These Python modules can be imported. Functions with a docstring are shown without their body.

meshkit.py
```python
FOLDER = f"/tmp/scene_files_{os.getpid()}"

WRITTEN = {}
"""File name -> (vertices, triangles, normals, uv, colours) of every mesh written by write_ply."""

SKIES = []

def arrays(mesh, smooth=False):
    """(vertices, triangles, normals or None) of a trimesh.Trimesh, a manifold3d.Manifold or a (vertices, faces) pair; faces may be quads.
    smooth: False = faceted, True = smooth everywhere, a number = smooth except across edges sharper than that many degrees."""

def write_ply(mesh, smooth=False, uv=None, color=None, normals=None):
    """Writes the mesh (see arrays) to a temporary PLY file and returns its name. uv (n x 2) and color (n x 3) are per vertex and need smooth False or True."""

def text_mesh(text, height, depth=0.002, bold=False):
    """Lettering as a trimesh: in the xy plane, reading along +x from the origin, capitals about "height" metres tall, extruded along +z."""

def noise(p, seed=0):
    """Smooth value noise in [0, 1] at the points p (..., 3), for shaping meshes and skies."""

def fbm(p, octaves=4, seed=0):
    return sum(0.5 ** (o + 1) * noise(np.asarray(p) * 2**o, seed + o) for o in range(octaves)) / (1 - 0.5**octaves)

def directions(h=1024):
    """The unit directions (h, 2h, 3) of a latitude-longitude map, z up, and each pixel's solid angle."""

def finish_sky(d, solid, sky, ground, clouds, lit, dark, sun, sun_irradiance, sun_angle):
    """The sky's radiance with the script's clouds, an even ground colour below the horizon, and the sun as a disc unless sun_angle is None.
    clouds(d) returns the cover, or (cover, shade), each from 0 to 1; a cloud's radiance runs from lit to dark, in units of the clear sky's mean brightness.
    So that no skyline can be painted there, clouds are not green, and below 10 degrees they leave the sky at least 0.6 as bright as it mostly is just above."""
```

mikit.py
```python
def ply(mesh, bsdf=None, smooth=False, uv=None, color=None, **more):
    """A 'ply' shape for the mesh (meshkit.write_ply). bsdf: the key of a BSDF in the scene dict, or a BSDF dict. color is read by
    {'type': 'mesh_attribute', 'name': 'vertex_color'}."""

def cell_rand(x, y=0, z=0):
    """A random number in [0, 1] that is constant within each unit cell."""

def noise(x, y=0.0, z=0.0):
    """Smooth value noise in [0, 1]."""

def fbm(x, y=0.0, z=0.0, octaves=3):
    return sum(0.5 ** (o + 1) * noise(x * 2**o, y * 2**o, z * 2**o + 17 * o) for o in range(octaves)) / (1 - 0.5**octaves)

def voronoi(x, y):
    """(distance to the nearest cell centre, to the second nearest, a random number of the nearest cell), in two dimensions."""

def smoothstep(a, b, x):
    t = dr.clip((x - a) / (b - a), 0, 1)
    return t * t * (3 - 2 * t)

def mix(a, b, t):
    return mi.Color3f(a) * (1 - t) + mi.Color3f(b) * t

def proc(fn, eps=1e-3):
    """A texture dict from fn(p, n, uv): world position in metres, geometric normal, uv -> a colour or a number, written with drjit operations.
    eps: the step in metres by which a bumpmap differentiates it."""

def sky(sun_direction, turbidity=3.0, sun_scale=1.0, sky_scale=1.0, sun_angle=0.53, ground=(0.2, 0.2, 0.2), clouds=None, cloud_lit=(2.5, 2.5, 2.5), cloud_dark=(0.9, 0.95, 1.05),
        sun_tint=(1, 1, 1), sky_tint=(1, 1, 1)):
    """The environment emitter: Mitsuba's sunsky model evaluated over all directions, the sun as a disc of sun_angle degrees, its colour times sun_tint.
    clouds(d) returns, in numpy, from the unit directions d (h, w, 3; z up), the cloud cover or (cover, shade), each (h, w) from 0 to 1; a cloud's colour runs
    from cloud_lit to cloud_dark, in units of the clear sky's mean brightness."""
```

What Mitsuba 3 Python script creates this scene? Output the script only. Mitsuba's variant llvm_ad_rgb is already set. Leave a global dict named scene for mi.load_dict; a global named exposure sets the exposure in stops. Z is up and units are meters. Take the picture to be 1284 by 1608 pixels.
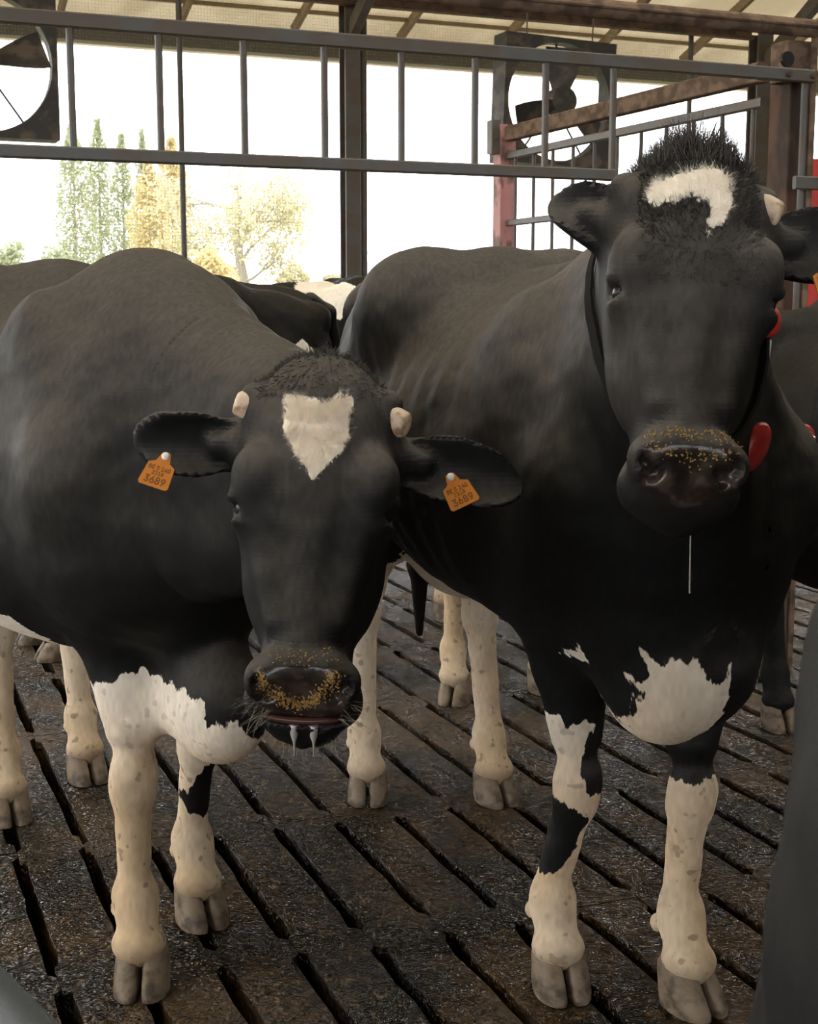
import math, random
import numpy as np, trimesh, shapely.geometry as sg
import drjit as dr
import mitsuba as mi
import mikit, meshkit
from mikit import ply, proc, noise, fbm, smoothstep, mix, voronoi, cell_rand

T = mi.ScalarTransform4f
scene, labels = {}, {}
random.seed(7)
RNG = np.random.default_rng(11)

# ------------------------------------------------------------------ camera, sky, exposure
F, CH = 2200.0, 1.34                              # focal length in pixels of the 1284-wide frame, eye height
PITCH = math.atan(329 / F)
ROLL = math.radians(0.0)
scene['camera'] = {'type': 'thinlens', 'aperture_radius': .0012, 'focus_distance': 2.5, 'fov_axis': 'x', 'fov': math.degrees(2 * math.atan(642 / F)), 'near_clip': 0.05, 'far_clip': 800.0,
                   'to_world': T().look_at(origin=[0, 0, CH], target=[0, math.cos(PITCH), CH - math.sin(PITCH)], up=[math.sin(ROLL), 0, math.cos(ROLL)])}
exposure = 6.0


def overcast(d):
    n = meshkit.fbm(d * [2.0, 2.0, 5.0] + 3.0, 4)
    return np.ones(d.shape[:2]), np.clip(0.10 + 0.25 * (n - 0.4), 0, 1)


scene['sky'] = mikit.sky([-0.5, -0.7, 0.62], turbidity=4.0, sun_scale=0.0, sky_scale=1.0, ground=(0.22, 0.21, 0.17), clouds=overcast,
                         cloud_lit=(0.98, 1.0, 1.02), cloud_dark=(0.80, 0.82, 0.85))
# ------------------------------------------------------------------ materials
def two(b):
    return {'type': 'twosided', 'bsdf': b}


def rgb(*c):
    return {'type': 'rgb', 'value': list(c)}


def pr(color, rough=.6, spec=.4, metal=0.0, **kw):
    return {'type': 'principled', 'base_color': color if isinstance(color, dict) else rgb(*color), 'roughness': rough, 'specular': spec, **({'metallic': metal} if metal else {}), **kw}


def coat_color(p, n, uv):
    hairs = noise(p.x * 95, p.y * 95, p.z * 30) - .5
    fine = noise(p.x * 330, p.y * 330, p.z * 120) - .5
    w = smoothstep(-.0016, .0016, uv.x + hairs * .016 + fine * .006)
    big = fbm(p.x * 3.1 + 2, p.y * 3.1, p.z * 3.1, 3)
    streak = noise(p.x * 160, p.y * 160, p.z * 45)
    dust_toplight = smoothstep(-.10, .80, n.z) * .85 + smoothstep(.48, .75, big) * smoothstep(.75, 1.1, p.z) * .35  # dust, plus top light painted on upward faces, undersides kept dark
    dust_toplight = dust_toplight * dr.select(uv.y < -.5, .22, 1.0)  # weaker dust and painted top light on cows set clean
    black = mix((.0085, .0084, .0081), (.072, .063, .054), dr.clip(dust_toplight, 0, 1)) * (.82 + .36 * streak)
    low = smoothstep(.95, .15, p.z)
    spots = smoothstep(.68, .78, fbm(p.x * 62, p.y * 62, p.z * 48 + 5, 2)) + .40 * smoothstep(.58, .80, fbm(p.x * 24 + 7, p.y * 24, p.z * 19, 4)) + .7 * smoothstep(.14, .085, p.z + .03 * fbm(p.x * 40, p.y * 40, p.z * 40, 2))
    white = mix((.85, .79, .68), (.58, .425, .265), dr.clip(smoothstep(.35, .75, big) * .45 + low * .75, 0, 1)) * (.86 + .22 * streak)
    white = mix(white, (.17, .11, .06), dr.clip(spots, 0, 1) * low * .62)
    return mix(black, white, w)


def nose_weight(p, n, uv):
    return smoothstep(0.0, .008, uv.y + (noise(p.x * 110, p.y * 110, p.z * 110) - .5) * .008)


def nose_color(p, n, uv):
    return mix((.018, .013, .011), (.060, .042, .032), smoothstep(.4, .75, fbm(p.x * 45, p.y * 45, p.z * 45, 3)))


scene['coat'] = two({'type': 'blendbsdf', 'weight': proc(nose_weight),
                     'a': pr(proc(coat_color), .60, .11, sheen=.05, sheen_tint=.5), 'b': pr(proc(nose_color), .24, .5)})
scene['hair_black'] = two(pr((.045, .039, .034), .5, .3))
scene['hair_pale'] = two(pr((.35, .30, .24), .45, .4))


def horn_color(p, n, uv):
    t = fbm(p.x * 30, p.y * 30, p.z * 14, 3)
    crust = smoothstep(.40, .80, fbm(p.x * 38 + 9, p.y * 38, p.z * 38, 4) + smoothstep(.05, .0, p.z) * .14)
    return mix(mix((.13, .095, .062), (.25, .185, .125), t), (.055, .038, .023), crust * .9)


scene['horn'] = two(pr(proc(horn_color), .55, .35))
scene['horn_bud'] = two(pr(proc(lambda p, n, uv: mix((.55, .42, .30), (.30, .19, .11), smoothstep(.45, .7, fbm(p.x * 60, p.y * 60, p.z * 60, 3)))), .5, .4))
scene['eye_mat'] = two(pr((.008, .007, .006), .28, .18))


def wet_bump(p, n, uv):
    a = fbm(p.x * 26, p.y * 34, p.z * 26, 3)
    b = noise(p.x * 60, p.y * 190, p.z * 90)
    c = fbm(p.x * 140 + 7, p.y * 170, p.z * 140, 2)
    return a * .020 + b * .008 + c * .011


def wet_color(p, n, uv):
    a = fbm(p.x * 5 + 3, p.y * 5, p.z * 5, 4)
    b = fbm(p.x * 55, p.y * 75, p.z * 55, 3)
    m = smoothstep(.38, .66, a * .6 + b * .4)
    c = mix((.009, .0068, .0042), (.062, .034, .012), m)
    return mix(c, (.20, .14, .07), smoothstep(.68, .80, fbm(p.x * 90 + 4, p.y * 60, p.z * 90, 3)) * .5)


def wet_rough(p, n, uv):
    return .10 + .40 * smoothstep(.38, .70, fbm(p.x * 6 + 11, p.y * 6, p.z * 6, 3))


scene['slat_concrete'] = two({'type': 'bumpmap', 'arbitrary': proc(wet_bump, 2e-3), 'scale': 1.0,
                              'bsdf': pr(proc(wet_color), proc(wet_rough), .46)})
scene['pit'] = two(pr((.012, .010, .007), .5, .3))
scene['concrete'] = two(pr(proc(lambda p, n, uv: mix((.10, .085, .065), (.21, .18, .14), fbm(p.x * 4, p.y * 4, p.z * 4, 4))), .6, .3))


def steel_color(p, n, uv):
    d = fbm(p.x * 9, p.y * 9, p.z * 9, 4)
    return mix((.070, .065, .058), (.072, .052, .036), smoothstep(.40, .60, d))


scene['steel'] = two(pr(proc(steel_color), .5, .5))


def rust_color(p, n, uv):
    d = fbm(p.x * 12, p.y * 12, p.z * 6, 4)
    return mix((.10, .055, .036), (.045, .03, .023), smoothstep(.4, .65, d))


scene['rust'] = two(pr(proc(rust_color), .75, .3))
scene['dusty'] = two(pr(proc(lambda p, n, uv: mix((.17, .115, .08), (.09, .06, .042), smoothstep(.35, .65, fbm(p.x * 25, p.y * 25, p.z * 25, 4)))), .9, .15))
scene['pink_paint'] = two(pr(proc(lambda p, n, uv: mix((.42, .20, .19), (.14, .075, .06), smoothstep(.45, .6, fbm(p.x * 18, p.y * 18, p.z * 8, 4)))), .6, .35))
scene['red_paint'] = two(pr(proc(lambda p, n, uv: mix((.50, .030, .024), (.33, .03, .022), fbm(p.x * 8, p.y * 8, p.z * 8, 3))), .42, .45))
scene['red_plastic'] = two(pr((.42, .025, .020), .35, .5))
scene['fan_dark'] = two(pr(proc(lambda p, n, uv: mix((.030, .028, .026), (.085, .065, .050), smoothstep(.45, .7, fbm(p.x * 9, p.y * 9, p.z * 9, 4)))), .6, .35))
scene['chrome'] = two({'type': 'roughconductor', 'material': 'Al', 'alpha': .15})
scene['strap'] = two(pr((.014, .013, .012), .9, .05))
scene['strap_end'] = two(pr((.40, .38, .35), .5, .4))
scene['tag_orange'] = two(pr((.44, .145, .018), .45, .4))
scene['tag_print'] = two(pr((.12, .04, .008), .6, .3))
scene['white_plastic'] = two(pr((.65, .62, .56), .4, .4))
scene['crumb'] = two(pr((.33, .20, .065), .8, .2))
scene['lip'] = two(pr((.075, .030, .022), .3, .5))
scene['drool'] = two(pr((.36, .34, .30), .15, .6))
scene['roof_sheet'] = {'type': 'principledthin', 'base_color': proc(lambda p, n, uv: mix((.50, .41, .26), (.38, .30, .18), smoothstep(.4, .65, fbm(p.x * 2, p.y * 2, p.z * 2, 4)))), 'roughness': .7, 'diff_trans': .4}
scene['roof_dark'] = two(pr((.20, .18, .14), .8, .2))
scene['added_light_sheet'] = {'type': 'principledthin', 'base_color': rgb(.95, .88, .74), 'roughness': .6, 'diff_trans': 1.7}  # sheet of the added ridge skylight, tinted to warm the light
scene['wood'] = two(pr(proc(lambda p, n, uv: mix((.34, .27, .165), (.23, .175, .105), fbm(p.x * 12, p.y * 12, p.z * 12, 3))), .8, .2))
scene['eave_paint'] = two(pr((.16, .145, .12), .7, .3))
scene['net'] = two(pr((.42, .38, .30), .8, .2))
scene['rail_paint'] = two(pr(proc(lambda p, n, uv: mix((.045, .056, .066), (.11, .12, .13), smoothstep(.55, .75, fbm(p.x * 40, p.y * 40, p.z * 40, 3)))), .45, .5))
for nm, c in (('leaf_green', (.37, .39, .25)), ('leaf_yellow', (.55, .46, .25)), ('leaf_pale', (.48, .44, .28))):
    scene[nm] = {'type': 'principledthin', 'base_color': rgb(*c), 'roughness': .6, 'diff_trans': 1.0}
scene['bark'] = two(pr((.27, .24, .19), .9, .2))
scene['grass'] = two(pr(proc(lambda p, n, uv: mix((.16, .18, .07), (.28, .27, .13), fbm(p.x * .4, p.y * .4, 0, 4))), .9, .2))
# ------------------------------------------------------------------ shapes from distance fields
f32 = np.float32


def smin(a, b, k):
    h = np.maximum(k - np.abs(a - b), 0) / k
    return np.minimum(a, b) - h * h * k * 0.25


def smax(a, b, k):
    return -smin(-a, -b, k)


class Field:
    """A list of primitives joined by smooth minima (or smooth cuts), each evaluated only near its bounding ball."""

    def __init__(self):
        self.items = []

    def add(self, fn, c, r, k=0.03, cut=False):
        self.items.append((fn, np.asarray(c, float), float(r), float(k), cut))

    def cone(self, a, b, ra, rb, k=0.03, cut=False):
        a, b = np.asarray(a, float), np.asarray(b, float)
        ba, L2 = b - a, max(float((b - a) @ (b - a)), 1e-9)

        def fn(p):
            t = np.clip((p - a) @ ba / L2, 0, 1)
            return np.linalg.norm(p - a - t[:, None] * ba, axis=1) - (ra + (rb - ra) * t)
        self.add(fn, (a + b) / 2, math.sqrt(L2) / 2 + max(ra, rb), k, cut)

    def chain(self, pts, radii, k=0.03):
        for i in range(len(pts) - 1):
            self.cone(pts[i], pts[i + 1], radii[i], radii[i + 1], k)

    def ell(self, c, r, R=None, k=0.03, cut=False):
        c, r = np.asarray(c, float), np.asarray(r, float)
        R = np.eye(3) if R is None else np.asarray(R, float)           # rows: the axes

        def fn(p):
            q = (p - c) @ R.T
            k0 = np.linalg.norm(q / r, axis=1)
            k1 = np.linalg.norm(q / (r * r), axis=1)
            return np.where(k0 < 1e-6, -r.min(), k0 * (k0 - 1) / np.maximum(k1, 1e-9))
        self.add(fn, c, r.max(), k, cut)

    def __call__(self, p):
        C = np.array([i[1] for i in self.items])
        R = np.array([i[2] for i in self.items])
        return np.concatenate([self.chunk(p[i:i + 2048], C, R) for i in range(0, len(p), 2048)]) if len(p) else np.zeros(0)

    def chunk(self, p, C, R):
        d = np.full(len(p), 0.6)
        lo, hi = p.min(0), p.max(0)
        gap = np.linalg.norm(np.maximum(np.maximum(lo - C, C - hi), 0), axis=1)
        small = np.linalg.norm(hi - lo) < .5
        for j in np.nonzero(gap < R + .16)[0]:
            fn, c, r, k, cut = self.items[j]
            if small:
                e = fn(p)
                d = smax(d, -e, k) if cut else smin(d, e, k)
                continue
            near = np.nonzero(((p - c) ** 2).sum(1) < (r + 0.16) ** 2)[0]
            if len(near):
                e = fn(p[near])
                d[near] = smax(d[near], -e, k) if cut else smin(d[near], e, k)
        return d


CORNERS = np.array([[i & 1, i >> 1 & 1, i >> 2 & 1] for i in range(8)])
CUBE_EDGES = [(a, b) for a in range(8) for b in range(a + 1, 8) if bin(a ^ b).count('1') == 1]


def surface(f, lo, hi, h, levels=3, polish=1):
    """Surface nets on a sparse grid of step h; the vertices are then moved onto the surface."""
    lo = np.asarray(lo, float)
    n = np.ceil((np.asarray(hi) - lo) / (h * 2 ** levels)).astype(int) + 1
    cells = np.stack(np.meshgrid(*[np.arange(k) for k in n], indexing='ij'), -1).reshape(-1, 3)
    for lev in range(levels, -1, -1):
        H = h * 2 ** lev
        d = f(lo + (cells + 0.5) * H)
        cells = cells[np.abs(d) < H * 0.87 * 1.7]
        if lev:
            cells = (cells[:, None] * 2 + CORNERS[None]).reshape(-1, 3)
    key = lambda c: (c[..., 0].astype(np.int64) * 4096 + c[..., 1]) * 4096 + c[..., 2]
    corners = key(cells[:, None] + CORNERS[None])
    uniq, inv = np.unique(corners.ravel(), return_inverse=True)
    gp = np.stack([uniq // (4096 * 4096), uniq // 4096 % 4096, uniq % 4096], -1)
    by = np.argsort(key(gp >> 4), kind='stable')
    val = np.empty(len(gp))
    val[by] = f(lo + gp[by] * h)
    val = val[inv].reshape(-1, 8)
    on = (val.min(1) < 0) & (val.max(1) >= 0)
    cells, val = cells[on], val[on]
    acc, cnt = np.zeros((len(cells), 3)), np.zeros(len(cells))
    for a, b in CUBE_EDGES:
        va, vb = val[:, a], val[:, b]
        x = (va < 0) != (vb < 0)
        t = np.where(x, va / np.where(x, va - vb, 1), 0)
        acc += np.where(x[:, None], CORNERS[a] + t[:, None] * (CORNERS[b] - CORNERS[a]), 0)
        cnt += x
    v = lo + (cells + acc / cnt[:, None]) * h
    ck = key(cells)
    order = np.argsort(ck)
    cs = ck[order]
    faces = []
    for ax in range(3):
        o1, o2 = [(1, 2), (2, 0), (0, 1)][ax]
        s0, s1 = val[:, 0] < 0, val[:, 1 << ax] < 0
        w = np.nonzero(s0 != s1)[0]
        quad = []
        for s in ((0, 0), (1, 0), (1, 1), (0, 1)):
            c = cells[w].copy()
            c[:, o1] -= s[0]
            c[:, o2] -= s[1]
            kk = key(c)
            i = np.clip(np.searchsorted(cs, kk), 0, len(cs) - 1)
            quad.append(np.where(cs[i] == kk, order[i], -1))
        q = np.stack(quad, 1)
        ok = (q >= 0).all(1)
        q, w = q[ok], w[ok]
        q = np.where(s0[w][:, None], q, q[:, ::-1])
        faces.append(q)
    q = np.vstack(faces)
    for _ in range(polish):
        e = h * 0.3
        g = np.stack([f(v + e * np.eye(3)[i]) - f(v - e * np.eye(3)[i]) for i in range(3)], 1) / (2 * e)
        d = f(v)
        step = np.clip(d / np.maximum((g * g).sum(1), 0.15), -h, h)
        v = v - 0.8 * step[:, None] * g
    t = np.vstack([q[:, [0, 1, 2]], q[:, [0, 2, 3]]])
    m = trimesh.Trimesh(v, t, process=False)
    parts = m.split(only_watertight=False) if False else None
    return m


def polysd(p, poly):
    """Signed distance of 2-D points to a polygon, positive inside."""
    poly = np.asarray(poly, float)
    d = np.full(len(p), 1e9)
    inside = np.zeros(len(p), bool)
    for i in range(len(poly)):
        a, b = poly[i], poly[(i + 1) % len(poly)]
        e = b - a
        w = p - a
        t = np.clip(w @ e / (e @ e), 0, 1)
        d = np.minimum(d, np.linalg.norm(w - t[:, None] * e, axis=1))
        c = (a[1] <= p[:, 1]) != (b[1] <= p[:, 1])
        x = a[0] + (p[:, 1] - a[1]) / (b[1] - a[1] if b[1] != a[1] else 1e-9) * e[0]
        inside ^= c & (p[:, 0] < x)
    return np.where(inside, d, -d)


def unit(v):
    v = np.asarray(v, float)
    return v / np.linalg.norm(v)


def curve(xs, ys):
    """A smooth table (monotone cubic), constant outside."""
    from scipy.interpolate import PchipInterpolator
    g = PchipInterpolator(xs, ys)
    return lambda x: g(np.clip(x, xs[0], xs[-1]))
# ------------------------------------------------------------------ the barn; (u, v): along the window wall and towards it
AZ = math.radians(22.8)
D2, D1 = np.array([math.cos(AZ), math.sin(AZ), 0]), np.array([-math.sin(AZ), math.cos(AZ), 0])
UZ = np.array([0, 0, 1.0])


def W(u, v, z=0.0):
    return u * D2 + v * D1 + np.array([0, 0, z])


def tag(key, label=None, cat=None, group=None, kind=None):
    labels[key] = {k: x for k, x in (('label', label), ('category', cat), ('group', group), ('kind', kind)) if x}


def add(key, mesh, mat, smooth=30, **kw):
    k, i = key, 0
    while k in scene:
        i += 1
        k = f'{key}_{i:03d}'
    scene[k] = ply(mesh, mat, smooth=smooth, **kw)
    return k


def bar(p0, p1, w, h, up=UZ, bevel=.004):
    """A chamfered rectangular bar from p0 to p1."""
    p0, p1 = np.asarray(p0, float), np.asarray(p1, float)
    x = p1 - p0
    L = np.linalg.norm(x)
    x = x / L
    up = np.asarray(up, float)
    if abs(x @ up) > .98:
        up = D1 if abs(x @ D1) < .9 else UZ
    y = unit(np.cross(up, x))
    z = np.cross(x, y)
    b = min(bevel, w * .3, h * .3)
    prof = np.array([[w / 2 - b, -h / 2], [w / 2, -h / 2 + b], [w / 2, h / 2 - b], [w / 2 - b, h / 2], [-w / 2 + b, h / 2], [-w / 2, h / 2 - b], [-w / 2, -h / 2 + b], [-w / 2 + b, -h / 2]])
    v = np.vstack([[e + a * y + c * z for a, c in prof] for e in (p0, p1)])
    f = [[i, (i + 1) % 8, 8 + (i + 1) % 8] for i in range(8)] + [[i, 8 + (i + 1) % 8, 8 + i] for i in range(8)]
    f += [[0, i + 1, i] for i in range(1, 7)] + [[8, 8 + i, 8 + i + 1] for i in range(1, 7)]
    return trimesh.Trimesh(v, f, process=False)


def tube(pts, r, sides=14, closed=False):
    p = np.asarray(pts, float)
    n = len(p)
    t = np.gradient(p, axis=0) if not closed else np.roll(p, -1, 0) - np.roll(p, 1, 0)
    t /= np.linalg.norm(t, axis=1, keepdims=True)
    a = np.cross(t, [0.13, 0.21, .97])
    a /= np.linalg.norm(a, axis=1, keepdims=True)
    b = np.cross(t, a)
    r = np.broadcast_to(r, (n,))
    ang = np.arange(sides) * 2 * np.pi / sides
    v = (p[:, None] + r[:, None, None] * (np.cos(ang)[None, :, None] * a[:, None] + np.sin(ang)[None, :, None] * b[:, None])).reshape(-1, 3)
    f = []
    for i in range(n if closed else n - 1):
        j = (i + 1) % n
        for k in range(sides):
            q = (k + 1) % sides
            f += [[i * sides + k, i * sides + q, j * sides + q], [i * sides + k, j * sides + q, j * sides + k]]
    if not closed:
        v = np.vstack([v, p[:1], p[-1:]])
        for k in range(sides):
            q = (k + 1) % sides
            f += [[n * sides, q, k], [n * sides + 1, (n - 1) * sides + k, (n - 1) * sides + q]]
    m = trimesh.Trimesh(v, f, process=False)
    return m


def cat_(ms):
    return trimesh.util.concatenate(ms)


def ibeam(p0, p1, w, h, t, up=UZ):
    p0, p1 = np.asarray(p0, float), np.asarray(p1, float)
    x = unit(p1 - p0)
    up = np.asarray(up, float)
    y = unit(np.cross(up, x))
    z = np.cross(x, y)
    o = z * (h - t) / 2
    return cat_([bar(p0 + o, p1 + o, w, t, z), bar(p0 - o, p1 - o, w, t, z), bar(p0, p1, t, h - 2 * t, z)])


# ---- floor: concrete slats over a pit
AF = math.radians(22.0)
FU, FV = np.array([math.cos(AF), math.sin(AF)]), np.array([-math.sin(AF), math.cos(AF)])
PITCH_U, U0 = .160, .336
BREAKS = [.48, 1.22, 1.97, 2.70, 3.405, 4.375, 5.10, 5.82, 6.54, 7.26, 7.98, 8.7]
tri = lambda pts, z: trimesh.Trimesh([[*p, z] for p in pts], [[0, 1, 2], [0, 2, 3]], process=False)
R2 = lambda u, v: u * FU + v * FV
UA, UB = -18, 28
k0, k1 = U0 + UA * PITCH_U, U0 + UB * PITCH_U
vA, vB = BREAKS[0], BREAKS[-1]
skew = lambda u: -.07 * (u - .33)
ring = sg.Polygon([(-16, -14), (22, -14), (22, 18), (-16, 18)], [[(k0, vA + skew(k0)), (k1, vA + skew(k1)), (k1, vB + skew(k1)), (k0, vB + skew(k0))]])
fl = trimesh.creation.extrude_polygon(ring, .30, engine='earcut')
fl.apply_translation([0, 0, -.301])
fl = cat_([fl, tri([(k0 - .3, vA - .6), (k1 + .3, vA - .6), (k1 + .3, vB + .6), (k0 - .3, vB + .6)], -.30)])
fl.vertices = np.column_stack([fl.vertices[:, :2] @ np.stack([FU, FV]), fl.vertices[:, 2]])
scene['floor'] = ply(fl, 'concrete', smooth=False)
tag('floor', 'concrete barn floor with the slatted manure-wet walking area', kind='structure')
rs = np.random.default_rng(5)
cell_list = []
for iu in range(int(UB - UA)):
    for iv in range(len(BREAKS) - 1):
        u = U0 + (UA + .5 + iu) * PITCH_U
        cell_list.append((u, iv))


def slat(u, iv):
    s = skew(u)
    v0, v1 = BREAKS[iv] + s, BREAKS[iv + 1] + s
    hu, hs, br = PITCH_U / 2 - .0006, .0165, .058
    n = 9
    js = lambda a: rs.normal(0, a, n)
    right = np.column_stack([u + hu - hs + js(.0026), np.linspace(v0 + br + rs.normal(0, .012), v1 - br + rs.normal(0, .012), n)])
    left = np.column_stack([u - hu + hs + js(.0026), np.linspace(v1 - br + rs.normal(0, .012), v0 + br + rs.normal(0, .012), n)])
    e = .0008
    pts = np.vstack([[[u - hu, v0 + e], [u + hu, v0 + e], [u + hu, right[0, 1] - .018]], right, [[u + hu, right[-1, 1] + .018], [u + hu, v1 - e], [u - hu, v1 - e], [u - hu, left[0, 1] + .018]], left, [[u - hu, left[-1, 1] - .018]]])
    poly = sg.Polygon(pts)
    m = trimesh.creation.extrude_polygon(poly, .12, engine='earcut')
    z = m.vertices[:, 2]
    m.vertices[:, 2] = np.where(z > .06, 0.0 + rs.normal(0, .0006), -.12)
    m.vertices[:, :2] = m.vertices[:, :2] @ np.stack([FU, FV])
    return m


def to_px(p):
    z = p[1] * math.cos(PITCH) - (p[2] - CH) * math.sin(PITCH)
    return 642 + F * p[0] / z, 804 - F * (p[1] * math.sin(PITCH) + (p[2] - CH) * math.cos(PITCH)) / z


scored = []
for u, iv in cell_list:
    c = R2(u, (BREAKS[iv] + BREAKS[iv + 1]) / 2 + skew(u))
    if c[1] < .6:
        scored.append((9e9, u, iv))
        continue
    x, y = to_px([c[0], c[1], 0])
    seen = -120 < x < 1400 and y < 1750
    scored.append((np.hypot(*c) if seen else 1e3 + np.hypot(*c), u, iv))
scored.sort()
far = []
for i, (d, u, iv) in enumerate(scored):
    m = slat(u, iv)
    if i < 290 and d < 1e3:
        add('floor__slat', m, 'slat_concrete', False)
    else:
        far.append(m)
scene['floor__far_slats'] = ply(cat_(far), 'slat_concrete')
tag('floor__far_slats', kind='stuff')
# manure crumbs and straw bits lying on the slats
ms = []
for i in range(1500):
    c = R2(rs.uniform(-1.6, 3.4), rs.uniform(1.6, 5.2))
    if abs(((R2(0, 0) + c) @ FU - U0) / PITCH_U % 1 - .0) < .14 or abs((c @ FU - U0) / PITCH_U % 1 - 1) < .14:
        continue
    b = trimesh.creation.icosphere(0, 1.0)
    b.apply_scale([rs.uniform(.002, .007), rs.uniform(.002, .007), rs.uniform(.001, .003)])
    b.apply_translation([c[0], c[1], .0015])
    ms.append(b)
scene['floor__manure_crumbs'] = ply(cat_(ms), 'dusty')
tag('floor__manure_crumbs', kind='stuff')

# ---- window wall, eave, roof
VW = 12.19
EAVE = 3.49
RIDGE_V, SL = 3.0, .36
roof_z = lambda v: EAVE + .10 + SL * (VW + .35 - v)
ms = [bar(W(-16, VW, .45), W(22, VW, .45), .18, .9)]
add('wall_back', ms[0], 'concrete', False)
tag('wall_back', 'low concrete wall under the open window side', kind='structure')
add('eave_beam', ibeam(W(-16, VW, EAVE + .10), W(22, VW, EAVE + .10), .14, .22, .02), 'eave_paint')
tag('eave_beam', 'long grey eave beam above the open window side', 'beam')
for nm, a, b, mat in (('ceiling', VW + .5, RIDGE_V + .9, 'roof_sheet'), ):
    pass


def roof_piece(va, vb, mat_key, key, thick=False):
    za, zb = roof_z(va), roof_z(vb)
    m = trimesh.Trimesh([W(-16, va, za), W(22, va, za), W(22, vb, zb), W(-16, vb, zb)], [[0, 1, 2], [0, 2, 3]], process=False)
    return add(key, m, mat_key, False)


roof_piece(VW + .5, RIDGE_V + 1.0, 'roof_sheet', 'ceiling')
tag('ceiling', 'tan roof underside over the barn', kind='structure')
zr = roof_z(RIDGE_V)
m1 = trimesh.Trimesh([W(-16, RIDGE_V + 1.0, roof_z(RIDGE_V + 1.0)), W(22, RIDGE_V + 1.0, roof_z(RIDGE_V + 1.0)), W(22, RIDGE_V, zr), W(-16, RIDGE_V, zr),
                      W(22, RIDGE_V - 1.0, roof_z(RIDGE_V + 1.0)), W(-16, RIDGE_V - 1.0, roof_z(RIDGE_V + 1.0))], [[0, 1, 2], [0, 2, 3], [3, 2, 4], [3, 4, 5]], process=False)
add('ceiling__added_ridge_light', m1, 'added_light_sheet', False)  # unseen skylight strip, added to bring top light onto the backs
VF = 2 * RIDGE_V - (VW + .5)
m1 = trimesh.Trimesh([W(-16, RIDGE_V - 1.0, roof_z(RIDGE_V + 1.0)), W(22, RIDGE_V - 1.0, roof_z(RIDGE_V + 1.0)), W(22, VF, roof_z(VW + .5)), W(-16, VF, roof_z(VW + .5))], [[0, 1, 2], [0, 2, 3]], process=False)
add('ceiling__far_slope', m1, 'roof_dark', False)
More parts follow.
